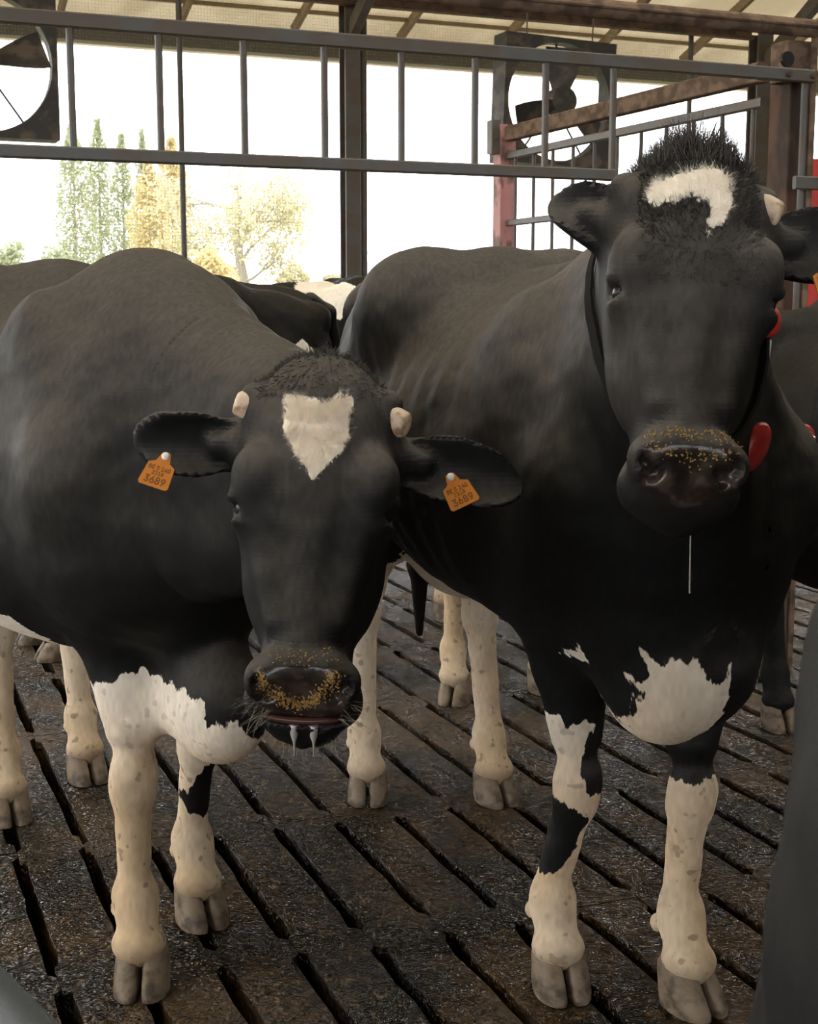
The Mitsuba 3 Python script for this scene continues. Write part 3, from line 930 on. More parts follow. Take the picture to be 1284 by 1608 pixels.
class Cow:
    def __init__(self, key, fm, hm, feet, head, h=.012, big=1.0, zs=1.0, whites=None, hips=.25, shoulders=1.0, elbow=.175, shift=0., knees=(0, 0), withers=(1.36, 1.395), brisket=((.16, 0, .74), (.15, .125, .13)), belly=0., hookx=-.72, udder=True, drop=0.0, clean=False):
        """fm, hm: the floor points midway between the fore and the hind hooves; feet: the four toe points (right fore, left fore, right hind, left hind)."""
        self.key, self.clean = key, clean
        fm, hm = np.array([*fm, 0.]), np.array([*hm, 0.])
        f = unit(fm - hm)
        self.M = np.stack([f, [-f[1], f[0], 0], [0, 0, 1]])            # rows: the axes of the cow
        self.O, L = fm, np.linalg.norm(fm - hm)
        loc = lambda p: self.M @ (np.asarray(p, float) - self.O)
        self.loc = loc
        B = Field()
        fn, k = torso(L, big, belly, drop)
        B.add(fn, [-.5 * k, 0, 1.0], 1.15 * k + .1, .04)
        B.cone([-.50, 0, withers[0]], [-.02, 0, withers[1]], .035, .045, .07)         # withers
        B.cone([-.85 * k, 0, 1.40 - drop], [-1.22 * k, 0, 1.36 - drop], .035, .03, .06)
        self.toes, self.yaws, self.hooves = [], [], []
        for i, ft in enumerate(feet):
            e = -1 if i % 2 == 0 else 1
            toe = loc([ft[0], ft[1], 0])
            yaw = ft[2] if len(ft) > 2 else 0
            dirn = np.array([math.cos(yaw), math.sin(yaw), 0])
            c = toe + self.M @ np.array([0, .058, 0])
            self.hooves.append((c, yaw, ft[3] if len(ft) > 3 else 0))
            up = lambda x, y, z: np.array([x, y, z])
            if i < 2:
                fet = c + up(-.035, 0, .165) - dirn * .012
                kn = np.array([c[0] * .8 - .015 + (ft[4] if len(ft) > 4 else 0), c[1] * .97 + knees[i], .425])
                el = np.array([-.09, e * elbow + shift, .79])
                B.ell([-.06, e * .185 * shoulders, 1.10], [.17, .085, .27], R=[[.94, 0, .34], [0, 1, 0], [-.34, 0, .94]], k=.07)   # shoulder blade
                B.cone([.13, e * .185 * shoulders, 1.03], [-.04, e * elbow + shift, .84], .095, .100, .07)                         # upper arm
                B.ell([.15, e * .185 * shoulders, 1.02], [.075, .07, .10], k=.06)
                B.cone(el + [.03, 0, .04], kn + [-.004, 0, .10], .095, .050, .05)     # forearm
                B.cone(el + [-.05, 0, .03], el + [-.01, 0, -.12], .05, .035, .04)     # elbow
                B.ell(kn, [.043, .046, .070], k=.03)
                B.ell(kn + [.014, 0, .012], [.032, .041, .050], k=.02)
                B.cone(kn + [-.006, 0, -.04], fet + [0, 0, .04], .036, .031, .03)
                B.cone(kn + [-.028, 0, -.03], fet + [-.022, 0, .04], .018, .02, .025)
            else:
                fet = c + up(-.04, 0, .165) - dirn * .01
                hk = np.array([c[0] - .085, c[1] * .85 + e * .01, .535])
                st = np.array([c[0] + .25, e * .205, .83])
                B.ell([-.98 * k, e * .185, 1.06], [.23, .115, .30], k=.09)            # thigh
                B.ell([-.88 * k, e * .21, .92], [.15, .09, .20], k=.08)
                B.cone(st, hk + [.02, 0, .06], .105, .054, .07)                       # gaskin
                B.cone([-1.20 * k, e * .13, 1.10], hk + [-.01, 0, .05], .075, .028, .06)
                B.cone(hk + [.012, 0, .05], hk + [.0, 0, -.04], .053, .046, .03)
                B.ell(hk + [-.042, 0, .04], [.024, .024, .042], k=.03)
                B.cone(hk + [0, 0, -.03], fet + [0, 0, .04], .040, .033, .03)
                B.cone(hk + [-.028, 0, -.03], fet + [-.02, 0, .04], .017, .02, .025)
                B.ell([hookx * k, e * hips, 1.36 - drop], [.11, .085, .085], k=.14)          # hook bone
                B.cone([hookx * k, e * (hips - .03), 1.37 - drop], [-1.20 * k, e * .13, 1.29 - drop], .06, .05, .09)
                B.ell([-1.25 * k, e * .12, 1.28], [.05, .045, .05], k=.05)            # pin bone
                B.cone([hookx * k, e * (hips - .01), 1.33 - drop], [-.95 * k, e * .21, 1.05], .075, .11, .10)
                B.cone([hookx * k, e * (hips - .06), 1.385 - drop], [hookx * k + .05, 0, 1.40 - drop], .06, .05, .10)
            B.ell(fet, [.041, .038, .046], k=.03)
            B.cone(fet, c + up(-.012, 0, .085), .039, .042, .03)
            B.ell(c + up(-.016, 0, .088) , [.050, .052, .030], R=[[dirn[0], dirn[1], 0], [-dirn[1], dirn[0], 0], [0, 0, 1]], k=.02)
            for s in (-1, 1):
                B.ell(fet + up(-.046, s * .024, -.03), [.015, .014, .018], k=.012)
        self.k, self.L, self.B = k, L, B
        B.ell(brisket[0], brisket[1], k=.09)                              # brisket
        if udder:
            B.ell([-.90 * k, 0, .76], [.20, .14, .13], k=.06)                          # udder
        # head frame
        poll, nose = loc(head['poll']), loc(head['nose'])
        A = unit(nose - poll)
        Lw = self.M @ np.asarray(head.get('lateral', (1, 0, 0)), float)
        Lx = unit(Lw - A * (A @ Lw))
        self.HM, self.HO, self.hd = np.stack([Lx, np.cross(A, Lx), A]), poll, head
        self.hs = head.get('scale', 1.0)
        Hf = head_field(head)
        self.ears = []
        for er in head['ears']:
            b, t = np.asarray(er['base'], float), np.asarray(er['tip'], float)
            Hf.cone(b - unit(t - b) * .05, b + unit(t - b) * .05, .036, .020, .03)
            self.ears.append((b, t) + ear(Hf, b, t, er['open'], er.get('width', .058), cup=er.get('cup', .03)))
        self.Hf = Hf
        hw = lambda l, m, s: self.HO + (np.array([l, m, s], float) * self.hs) @ self.HM
        self.h2l = hw
        nk = head.get('neck', {})
        back = hw(0, -.09, .06)
        throat = hw(0, -.13, .22)
        w0 = np.array(nk.get('crest', (-.06, 0, 1.30)))
        B.cone(w0, back, .125, .085, .10)
        mid0 = np.array(nk.get('mid', (.06, 0, 1.08)))
        B.cone(mid0, hw(0, -.12, .12), .20, .095, .10)
        low0 = np.array(nk.get('low', (.16, 0, .90)))
        B.cone(low0, throat, .12, .068, .10)
        for fn2 in head.get('extra', ()):
            fn2(self, B)
        self.whites, self.h = whites, h

    def to_head(self, p):
        return ((p - self.HO) @ self.HM.T) / self.hs

    def f(self, p):
        d = self.B(p)
        q = self.to_head(p)
        near = np.nonzero(((q - [0, -.05, .25]) ** 2).sum(1) < .62 ** 2)[0]
        if len(near):
            d[near] = smin(d[near], self.Hf(q[near]) * self.hs, .045)
        return d

    def world(self, p):
        return np.asarray(p, float) @ self.M + self.O

    def build(self, mat, levels=3):
        lo = np.array([-1.55 * self.k - .1, -.62, .0])
        hd = [self.h2l(l, m, s) for l in (-.33, .33) for m in (-.25, .15) for s in (-.12, .62)]
        lo = np.minimum(lo, np.min(hd, axis=0)) - .02
        hi = np.maximum([.5, .62, 1.65], np.max(hd, axis=0)) + .02
        lo[2] = .03
        m = surface(self.f, lo, hi, self.h, levels)
        v = np.array(m.vertices)
        keep = max(trimesh.graph.connected_components(m.edges, nodes=np.arange(len(v))), key=len)
        used = np.zeros(len(v), bool)
        used[keep] = True
        m.update_faces(used[m.faces].all(1))
        m.remove_unreferenced_vertices()
        v = np.array(m.vertices)
        q = self.to_head(v)
        nrm = np.array(m.vertex_normals)
        onhead = smooth01(.34, .26, np.linalg.norm(q - [0, -.03, .25], axis=1))
        body = smooth01(.55, .75, v[:, 2]) * (1 - onhead)
        amp = (meshkit.fbm(v * 6.5, 3, 2) - .5) * .020 * body + (meshkit.fbm(v * 22, 2, 4) - .5) * .0045
        rib = np.sin((v[:, 0] + .35 * (v[:, 2] - 1.0)) * 2 * np.pi / .085) * .0030
        amp = amp + rib * smooth01(-.85, -.70, v[:, 0]) * smooth01(-.12, -.25, v[:, 0]) * smooth01(.78, .9, v[:, 2]) * smooth01(1.30, 1.2, v[:, 2])
        fold = (meshkit.noise(np.column_stack([v[:, 0] * 26 + v[:, 2] * 10, v[:, 1] * 5, v[:, 2] * 4]), 6) - .5) * .008
        amp = amp + fold * smooth01(.05, .18, v[:, 0]) * body
        v = v + nrm * amp[:, None]
        m.vertices = v
        self.v, self.mesh = v, m
        q = self.to_head(v)
        w = self.whites(self, v, q) if self.whites else np.full(len(v), -1.0)
        nose = .055 - 3.0 * np.maximum(q[:, 2] - .505, 0) - np.maximum(np.abs(q[:, 0]) * .8, np.hypot(np.maximum(.475 - q[:, 2], 0) * 2.2, np.maximum(-.03 - q[:, 1], 0) * 1.4))
        nose = np.where((q[:, 2] > .40) & (q[:, 2] < .6) & (np.abs(q[:, 0]) < .12) & (q[:, 1] > -.07), nose, -.1)
        m.vertices = self.world(v)
        self.white = w
        uv = np.stack([np.clip(w, -.2, .2), np.clip(nose, -.1, .1) - (2.0 if self.clean else 0.0)], 1)
        self.uv = uv
        scene[self.key] = ply(m, mat, smooth=True, uv=uv)
        return self

    def part(self, name, mesh, mat, smooth=30, label=None, stuff=False, **kw):
        base = f'{self.key}__{name}'
        key, i = base, 0
        while key in scene:
            i += 1
            key = f'{base}_{i:03d}'
        scene[key] = ply(mesh, mat, smooth=smooth, **kw)
        if label or stuff:
            labels[key] = {**({'label': label} if label else {}), **({'kind': 'stuff'} if stuff else {})}
        return key

    def add_hooves(self, mat):
        for c, yaw, tilt in self.hooves:
            ms = []
            for s in (-1, 1):
                m = claw_mesh(s)
                R = trimesh.transformations.rotation_matrix(yaw + s * .03, [0, 0, 1])
                m.apply_transform(R)
                m.apply_translation([c[0], c[1], 0.002])
                ms.append(m)
            m = trimesh.util.concatenate(ms)
            m.vertices = self.world(m.vertices)
            self.part('hoof', m, mat, 40)

    def add_eyes(self, mat):
        for e in (-1, 1):
            m = trimesh.creation.icosphere(3, .0185 * self.hs)
            m.apply_scale([.72, 1.05, .9])
            v = np.array(m.vertices) @ self.HM
            m.vertices = self.world(v + self.h2l(e * .1015, .012, .2165))
            self.part('eye', m, mat, True)

    def add_tail(self, mat, swing=.0):
        k = self.k
        pts = np.array([[-1.27, 0, 1.35], [-1.36, .0, 1.30], [-1.41, swing * .2, 1.12], [-1.41, swing * .6, .85], [-1.40, swing, .62], [-1.40, swing, .42]]) * [k, 1, 1]
        F2 = Field()
        F2.chain(pts, [.032, .026, .019, .017, .030, .010], .03)
        m = surface(F2, pts.min(0) - .06, pts.max(0) + .06, .009, 2, 1)
        m.vertices = self.world(m.vertices)
        self.part('tail', m, mat, True, uv=np.full((len(m.vertices), 2), -.1))
HRES = .007
# ------------------------------------------------------------------ the herd
def in_face(q):
    return (q[:, 2] > -.12) & (q[:, 2] < .42) & (np.abs(q[:, 0]) < .10) & (q[:, 1] > -.045)


def white_under(z, top, amp=.03, seed=0, scale=9.0, yx=None):
    j = (meshkit.fbm(np.column_stack([yx * scale, z * scale * .3, z * 0 + seed]), 3, seed) - .5) * 2 * amp
    return top + j - z


def leg_mask(v, c, r=.14, top=.72):
    return (np.abs(v[:, 1] - c[1]) < r) & (v[:, 0] > c[0] - .22) & (v[:, 0] < c[0] + .20) & (v[:, 2] < top)


def jag(line, y, z):
    a = np.array(line)
    a = a[np.argsort(a[:, 0])]
    return np.interp(y, a[:, 0], a[:, 1]) - z


RC_FACE = [(-.075, .092), (-.074, .07), (-.064, .054), (-.051, .047), (-.04, .049), (-.025, .036), (-.004, .027), (.022, .023), (.038, .034), (.043, .063), (.038, .092), (.031, .117), (.017, .133), (.007, .145), (-.002, .143), (.004, .125), (.009, .11), (.005, .096), (-.004, .084), (-.015, .082), (-.025, .086), (-.036, .09), (-.053, .093)]
LC_FACE = [(-.052, .05), (-.041, .053), (-.03, .049), (-.018, .06), (-.005, .065), (.006, .057), (.019, .052), (.035, .041), (.046, .056), (.048, .081), (.044, .115), (.032, .14), (.015, .165), (-.001, .18), (-.018, .162), (-.033, .139), (-.044, .11)]
RC_JAG_R = [(-.20, .585), (-.168, .58), (-.159, .573), (-.146, .565), (-.129, .579), (-.113, .55), (-.094, .567), (-.081, .574), (-.063, .557), (-.03, .566)]
RC_BLACK_A = [(-.175, .45), (-.151, .431), (-.135, .427), (-.111, .405), (-.077, .382), (-.054, .354), (-.067, .328), (-.076, .306), (-.084, .268), (-.108, .235), (-.126, .233), (-.18, .25), (-.18, .35)]
RC_BLACK_B = [(-.063, .551), (-.048, .60), (-.0, .60), (-.0, .408), (-.024, .408), (-.047, .421), (-.064, .413), (-.076, .458), (-.076, .515)]
RC_JAG_L = [(-.05, .50), (.023, .5), (.047, .489), (.064, .465), (.097, .453), (.117, .459), (.141, .463), (.2, .47)]
RC_BRISKET = [(-.122, .775), (-.11, .768), (-.092, .752), (-.085, .767), (-.073, .76), (-.057, .757), (-.05, .767), (-.038, .747), (-.022, .722), (-.006, .73), (.007, .753), (.012, .723), (.006, .689), (.004, .64), (-.01, .55), (-.095, .55), (-.112, .63), (-.114, .699), (-.127, .725), (-.116, .719), (-.103, .731), (-.112, .748)]
RC_SMALL = [(-.163, .783), (-.155, .764), (-.146, .748), (-.149, .725), (-.165, .72), (-.172, .75)]
LC_JAG_R = [(-.25, .60), (-.183, .603), (-.152, .608), (-.133, .624), (-.118, .617), (-.105, .638), (-.092, .644), (-.076, .635), (-.065, .66), (-.051, .639), (-.02, .624)]
LC_BLACK = [(.23, .42), (.191, .406), (.166, .389), (.137, .379), (.115, .347), (.097, .301), (.089, .285), (.105, .25), (.134, .235), (.18, .234), (.23, .30)]
LC_BRISKET = [(-.032, .64), (-.022, .60), (-.014, .576), (.002, .575), (.011, .589), (.022, .577), (.035, .597), (.045, .578), (.055, .567), (.075, .55), (.11, .54), (.11, .40), (-.03, .40), (-.035, .579), (-.030, .60)]


def base_whites(cow, v, belly=.70, hind_top=.78, hind_x=-.62):
    w = white_under(v[:, 2], belly, .05, 3, 6.0, v[:, :1] + v[:, 1:2] * .4)
    w = np.where((v[:, 0] < -.12) & (v[:, 0] > hind_x), w, -.2)
    h = white_under(v[:, 2], hind_top, .05, 5, 9.0, v[:, :1] + v[:, 1:2] * .7)
    return np.maximum(w, np.where(v[:, 0] < hind_x + .06, h, -.2))


def rc_whites(cow, v, q):
    w = base_whites(cow, v, .66, .76)
    f = in_face(q)
    w[f] = polysd(q[f][:, [0, 2]], RC_FACE)
    cr, cl = cow.hooves[0][0], cow.hooves[1][0]
    m = leg_mask(v, cr, .11)
    yz = v[:, [1, 2]]
    a = jag(RC_JAG_R, v[m, 1], v[m, 2])
    a = np.minimum(a, np.minimum(-polysd(yz[m], RC_BLACK_A), -polysd(yz[m], RC_BLACK_B)))
    w[m] = np.where(v[m, 2] < .64, a, w[m])
    m = leg_mask(v, cl, .12) & (v[:, 2] < .56)
    w[m] = jag(RC_JAG_L, v[m, 1], v[m, 2])
    m = (v[:, 0] > .06) & (v[:, 2] < .80) & (v[:, 2] > .545) & (v[:, 1] > -.16) & (v[:, 1] < .13)
    w[m] = np.maximum(w[m], polysd(yz[m], RC_BRISKET))
    m = (v[:, 0] > -.20) & (v[:, 0] < .12) & (v[:, 2] < .80) & (v[:, 2] > .70) & (v[:, 1] > -.18) & (v[:, 1] < -.13)
    w[m] = np.maximum(w[m], polysd(yz[m], RC_SMALL))
    return w


def lc_whites(cow, v, q):
    w = base_whites(cow, v, .715, .72, -.70)
    f = in_face(q)
    w[f] = polysd(q[f][:, [0, 2]], LC_FACE)
    cr, cl = cow.hooves[0][0], cow.hooves[1][0]
    yz = v[:, [1, 2]]
    m = leg_mask(v, cr, .105)
    w[m] = jag(LC_JAG_R, v[m, 1], v[m, 2])
    m = leg_mask(v, cl, .11, .60) & ~((v[:, 0] > .02) & (v[:, 2] > .44))
    w[m] = np.minimum(.52 - v[m, 2], -polysd(yz[m], LC_BLACK))
    m = (v[:, 0] > .02) & (v[:, 2] < .72) & (v[:, 2] > .44) & (v[:, 1] > -.07) & (v[:, 1] < .19)
    w[m] = np.maximum(w[m], polysd(yz[m], LC_BRISKET))
    return w


def head_hairs(cow, n, length, rad, select, lean, key, mat, seed, use_uv=False, bend=.35, label=None, seg=3):
    """Hairs on the head: roots among the vertices that select(q) picks, lean(q, normal) the direction in the head's frame."""
    rng = np.random.default_rng(seed)
    q = cow.to_head(cow.v)
    w = select(q).astype(float)
    if w.sum() == 0:
        return
    idx = rng.choice(len(w), n, p=w / w.sum())
    nw = np.array(cow.mesh.vertex_normals)[idx]
    nh = (nw @ cow.M.T) @ cow.HM.T
    d = lean(q[idx], nh, rng)
    dw = (d @ cow.HM) @ cow.M
    root = np.array(cow.mesh.vertices)[idx] + rng.normal(size=(n, 3)) * .002 - nw * .002
    ln = length(q[idx]) * rng.uniform(.55, 1.15, n)
    V, Fc, own = strands(root, dw, ln, rad, rng, bend, seg)
    kw = {'uv': np.column_stack([cow.white[idx][own], np.full(len(own), -.1)])} if use_uv else {}
    cow.part(key, trimesh.Trimesh(V, Fc, process=False), mat, False, label, True, **kw)


def ear_tag(cow, at, axis, right, size, label, top='BE 5 140', mid='2218', big='3689'):
    """A flag tag: 'at' is the pin, 'axis' points from pin to foot, both in the head's frame."""
    ax, rt = unit(axis), np.asarray(right, float)
    rt = unit(rt - ax * (ax @ rt))
    nn = np.cross(ax, rt)
    if nn[1] < 0:
        nn = -nn
    s = size
    out = sg.Polygon([(-.12, .06), (.12, .06), (.17, -.10), (.22, -.24), (.44, -.34), (.50, -.95), (.46, -1.0), (-.46, -1.0), (-.50, -.95), (-.44, -.34), (-.22, -.24), (-.17, -.10)]).buffer(.03)
    m = trimesh.creation.extrude_polygon(out, .05, engine='earcut')
    P = lambda V, off=0: cow.world(np.array([cow.h2l(*(np.asarray(at) + rt * a * s - ax * b * s * 1.12 + nn * (c * s + off))) for a, b, c in V]))
    flip = np.linalg.det(np.stack([rt, -ax, nn])) < 0
    fx = lambda f: f[:, ::-1] if flip else f
    k = cow.part('ear_tag', trimesh.Trimesh(P(m.vertices), fx(m.faces), process=False), 'tag_orange', False, label)
    ms = []
    for text, h, y in ((top, .13, -.50), (mid, .12, -.66), (big, .215, -.93)):
        t = meshkit.text_mesh(text, h, .012, True)
        lo, hi = t.bounds
        sc = min(1.0, .86 / (hi[0] - lo[0]))
        t.vertices[:, 0] = (t.vertices[:, 0] - (lo[0] + hi[0]) / 2) * sc
        t.vertices[:, 1] += y
        t.vertices[:, 2] += .048
        ms.append(t)
    t = cat_(ms)
    cow.part('ear_tag__print' if k.endswith('ear_tag') else k.split('__')[-1] + '__print', trimesh.Trimesh(P(t.vertices), fx(t.faces), process=False), 'tag_print', False)
    b = trimesh.creation.icosphere(2, .13)
    b.apply_scale([1, 1, .7])
    b.apply_translation([0, -.02, .06])
    cow.part(k.split('__')[-1] + '__pin', trimesh.Trimesh(P(b.vertices), fx(b.faces), process=False), 'white_plastic', True)


def horn_bud(cow, at, d, r=.021, ln=.045, label=None):
    d = unit(d)
    a = unit(np.cross(d, [.3, .2, .9]))
    b = np.cross(d, a)
    V = []
    n = 14
    prof = [(-.02, 1.0), (.2, 1.02), (.55, .97), (.85, .88), (.97, .72), (1.0, .35)]
    for t, s in prof:
        for j in range(n):
            an = 2 * np.pi * j / n
            V.append(np.asarray(at) + d * t * ln + (a * math.cos(an) + b * math.sin(an)) * r * s)
    V.append(np.asarray(at) + d * ln)
    f = []
    for i in range(len(prof) - 1):
        for j in range(n):
            k = (j + 1) % n
            f += [[i * n + j, i * n + k, (i + 1) * n + k], [i * n + j, (i + 1) * n + k, (i + 1) * n + j]]
    L = (len(prof) - 1) * n
    f += [[L + j, L + (j + 1) % n, len(V) - 1] for j in range(n)]
    cow.part('horn_stub', trimesh.Trimesh(cow.world(np.array([cow.h2l(*p) for p in V])), f, process=False), 'horn_bud', 50, label)


def collar(cow, centre, normal, up, mat='strap', width=.036, label=None):
    """A neck strap lying on the body, in the plane through 'centre'; returns its centre line in the cow's frame."""
    n = unit(normal)
    u = unit(np.asarray(up) - n * (n @ np.asarray(up)))
    r = np.cross(n, u)
    pts = []
    for a in np.linspace(0, 2 * np.pi, 56, endpoint=False):
        d = u * math.cos(a) + r * math.sin(a)
        s = np.linspace(.02, .42, 80)
        val = cow.f(np.asarray(centre) + s[:, None] * d)
        o = np.nonzero(val > 0)[0]
        pts.append(np.asarray(centre) + d * ((s[o[0]] if len(o) else .42) + .003))
    pts = np.array(pts)
    rad = np.linalg.norm(pts - centre, axis=1)
    rad = np.maximum(rad, (np.roll(rad, 1) + np.roll(rad, -1)) / 2)
    pts = np.asarray(centre) + (pts - centre) / np.linalg.norm(pts - centre, axis=1)[:, None] * rad[:, None]
    o = (pts - centre) / np.linalg.norm(pts - centre, axis=1)[:, None]
    k = len(pts)
    V = np.vstack([pts + n * width / 2, pts - n * width / 2, pts - n * width / 2 + o * .005, pts + n * width / 2 + o * .005])
    f = []
    for i in range(k):
        j = (i + 1) % k
        for a in range(4):
            b = (a + 1) % 4
            f += [[a * k + i, a * k + j, b * k + j], [a * k + i, b * k + j, b * k + i]]
    key = cow.part('collar', trimesh.Trimesh(cow.world(V), f, process=False), mat, 30, label)
    return pts, key.split('__')[-1]


def capsule_tag(cow, p, axis, out, size, key, label=None, mat='red_plastic'):
    """The rounded plastic transponder on a collar."""
    ax, o = unit(axis), np.asarray(out, float)
    o = unit(o - ax * (ax @ o))
    s = np.cross(ax, o)
    F2 = Field()
    a, b = np.asarray(p) - ax * size * .5 + o * .008, np.asarray(p) + ax * size * .5 + o * .004
    mid = (a + b) / 2 + o * .030
    R = np.stack([ax, o, s])
    F2.ell(mid, [size * .62, .017, .025], R, .02)
    m = surface(F2, mid - .12, mid + .12, .005, 2, 1)
    m.vertices = cow.world(m.vertices)
    cow.part(key, m, mat, True, label)


def crumbs(cow, n, curve_pts, spread, seed, size=(.001, .0028)):
    rng = np.random.default_rng(seed)
    q = cow.to_head(cow.v)
    c = np.array(curve_pts)
    tt = rng.uniform(0, len(c) - 1.001, n)
    i = tt.astype(int)
    t = (tt - i)[:, None]
    ls = c[i] * (1 - t) + c[i + 1] * t + rng.normal(size=(n, 2)) * spread
    front = q[:, 1] > -.02
    from scipy.spatial import cKDTree
    tr = cKDTree(q[front][:, [0, 2]])
    d, j = tr.query(ls)
    vid = np.nonzero(front)[0][j]
    ms = []
    base = trimesh.creation.icosphere(0, 1.0)
    for k in np.nonzero(d < .008)[0]:
        b = base.vertices * rng.uniform(*size, 3)
        ms.append(trimesh.Trimesh(b + np.array(cow.mesh.vertices)[vid[k]] + rng.normal(size=3) * .0015, base.faces, process=False))
    cow.part('feed_crumbs', cat_(ms), 'crumb', False, None, True)


def thing(key, label, group=None):
    labels[key] = {'label': label, 'category': 'cow', 'group': group or 'black and white cows in the barn'}


# right cow, head up
RC = Cow('cow', (.42, 2.51), (.06, 3.60),
         [(.298, 2.527, -.10), (.543, 2.467, .22), (-.111, 3.60, -.32), (.235, 3.591, .1)],
         {'poll': (.404, 2.02, 1.525), 'nose': (.359, 1.815, 1.088), 'lateral': (1, .02, .0), 'mouth': .002, 'scale': .955, 'chin': .055,
          'neck': {}, 'ears': [{'base': (-.105, -.045, .088), 'tip': (-.205, -.06, .035), 'open': (-.5, 1, -.3), 'width': .048},
                               {'base': (.105, -.045, .080), 'tip': (.28, -.06, .085), 'open': (0, 1, .2)}]}, h=HRES, whites=rc_whites,
         elbow=.15, shift=.03, knees=(.02, .0), belly=.10, hips=.215, drop=.022, shoulders=.94, big=.97)
RC.B.ell([.16, -.050, .668], [.10, .062, .075], k=.06)
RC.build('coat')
thing('cow', 'black cow at right with head held high and a ragged white forehead patch')
RC.add_hooves('horn')
RC.add_eyes('eye_mat')
RC.add_tail('coat', .05)
horn_bud(RC, (.094, .0, .052), (.75, .15, .35), .021, .034, 'pinkish stub of a horn')
head_hairs(RC, 1900, lambda q: .014 + .046 * np.clip(1 - np.abs(q[:, 0] + .0) / .095, 0, 1), .0009, lambda q: (q[:, 2] < .018) & (np.abs(q[:, 0]) < .10) & (q[:, 1] > -.075) & (q[:, 1] < .035) & (q[:, 2] > -.08),
           lambda q, nh, r: nh * .35 + np.column_stack([np.sin(q[:, 0] * 90) * .35 + q[:, 0] * 4, np.full(len(q), .10), -np.full(len(q), .95)]) + r.normal(size=q.shape) * .22, 'poll_hair', 'hair_black', 31, label='spiky tuft of black hair')
head_hairs(RC, 9000, lambda q: .008 + .003 * (q[:, 2] < .12), .0005, lambda q: (q[:, 2] < .215) & (q[:, 2] > .005) & (np.abs(q[:, 0]) < .085) & (q[:, 1] > .02),
           lambda q, nh, r: nh * .15 + np.column_stack([q[:, 0] * 7 + np.sin(q[:, 2] * 120 + q[:, 0] * 50) * .35, q[:, 0] * 0, np.where(q[:, 2] < .16, -.55, .6)]) + r.normal(size=q.shape) * .25, 'forehead_hair', 'coat', 32, True, .5, seg=2)
ear_tag(RC, (.196, -.010, .128), (.25, .25, .95), (1, 0, 0), .062, 'orange ear tag')
pts, ck = collar(RC, RC.h2l(0, -.22, .20), [.55, 0, .32], [0, 0, 1], 'strap', .024)
RC.part(ck + '__strap_end', tube([px_point(1207, 535, 2.27), px_point(1199, 600, 2.24), px_point(1190, 665, 2.21)], .0045, 6), 'strap_end', True, 'pale strap end')
low = RC.loc(px_point(1160, 696, 2.20))
j = np.argmin(np.linalg.norm(pts - low, axis=1))
capsule_tag(RC, low, RC.M @ np.array([.42, .1, .85]), RC.M @ np.array([.5, -.85, .1]), .070, ck + '__transponder', 'red plastic transponder')
capsule_tag(RC, RC.loc(px_point(1176, 504, 2.22)), [0, 0, 1], RC.M @ np.array([.6, -.8, 0]), .042, ck + '__buckle', 'red plastic buckle')
crumbs(RC, 230, [(-.062, .438), (-.03, .432), (0, .436), (.03, .432), (.062, .438)], [.007, .006], 41, (.0006, .0016))
crumbs(RC, 170, [(-.060, .456), (-.03, .462), (0, .468), (.03, .462), (.060, .456)], [.006, .004], 42, (.0006, .0018))
dp = RC.h2l(.018, -.048, .497)
RC.part('drool', tube(RC.world(np.array([dp + [0.004, 0, .012], dp + [.004, 0, -.004], dp + [.004, 0, -.02], dp + [.004, .001, -.07], dp + [.004, .002, -.125]])), [.005, .004, .0014, .0009, .0014], 8), 'drool', True, 'string of drool')

# left cow, head lowered
LC = Cow('cow_001', (-.49, 2.70), (-.98, 3.61),
         [(-.526, 2.54, -.45), (-.454, 2.844, .0), (-1.046, 3.453), (-.913, 3.765)],
         {'poll': (-.130, 2.127, 1.23), 'nose': (-.153, 1.93, .762), 'lateral': (1, .0, -.06), 'mouth': .0075,
          'neck': {'crest': (-.07, .0, 1.30)},
          'ears': [{'base': (-.105, -.045, .105), 'tip': (-.288, -.07, .092), 'open': (0, 1, .5), 'width': .05},
                   {'base': (.105, -.045, .108), 'tip': (.312, -.05, .148), 'open': (0, 1, .1), 'width': .052}]}, h=HRES, whites=lc_whites,
         elbow=.12, shift=.03, withers=(1.31, 1.345), big=1.12, brisket=((.17, .050, .595), (.14, .09, .12)), hips=.255, hookx=-.80, drop=.048)
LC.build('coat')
thing('cow_001', 'black cow at left, head lowered, white heart shaped patch and orange ear tags')
LC.add_hooves('horn')
LC.add_eyes('eye_mat')
LC.add_tail('coat', -.05)
horn_bud(LC, (-.098, -.010, .054), (-.75, .2, -.15), .021, .034, 'cream stub of a horn')
horn_bud(LC, (.096, -.010, .058), (.72, .2, .30), .023, .040, 'cream stub of a horn')
head_hairs(LC, 3000, lambda q: .008 + .007 * np.clip(1 - np.abs(q[:, 0]) / .09, 0, 1), .0009, lambda q: (q[:, 2] < .048) & (np.abs(q[:, 0]) < .098) & (q[:, 1] > -.07) & (q[:, 2] > -.07),
           lambda q, nh, r: nh * .35 + np.column_stack([q[:, 0] * 6, np.full(len(q), .15), np.where(q[:, 1] > .0, .75, -.3)]) + r.normal(size=q.shape) * .20, 'poll_hair', 'hair_black', 33, label='black fringe between the horn stubs')
head_hairs(LC, 6000, lambda q: .008 + .003 * (q[:, 2] < .12), .0005, lambda q: (LC.white > .002) & (q[:, 2] < .22) & (q[:, 2] > .02) & (np.abs(q[:, 0]) < .085) & (q[:, 1] > .02),
           lambda q, nh, r: nh * .18 + np.column_stack([q[:, 0] * 9, q[:, 0] * 0, np.where(q[:, 2] < .10, -.35, .55)]) + r.normal(size=q.shape) * .18, 'forehead_hair', 'coat', 34, True, .4, seg=2)
ear_tag(LC, (-.230, -.030, .130), (-.30, .10, .95), (.93, .1, .36), .046, 'orange ear tag with dark digits')
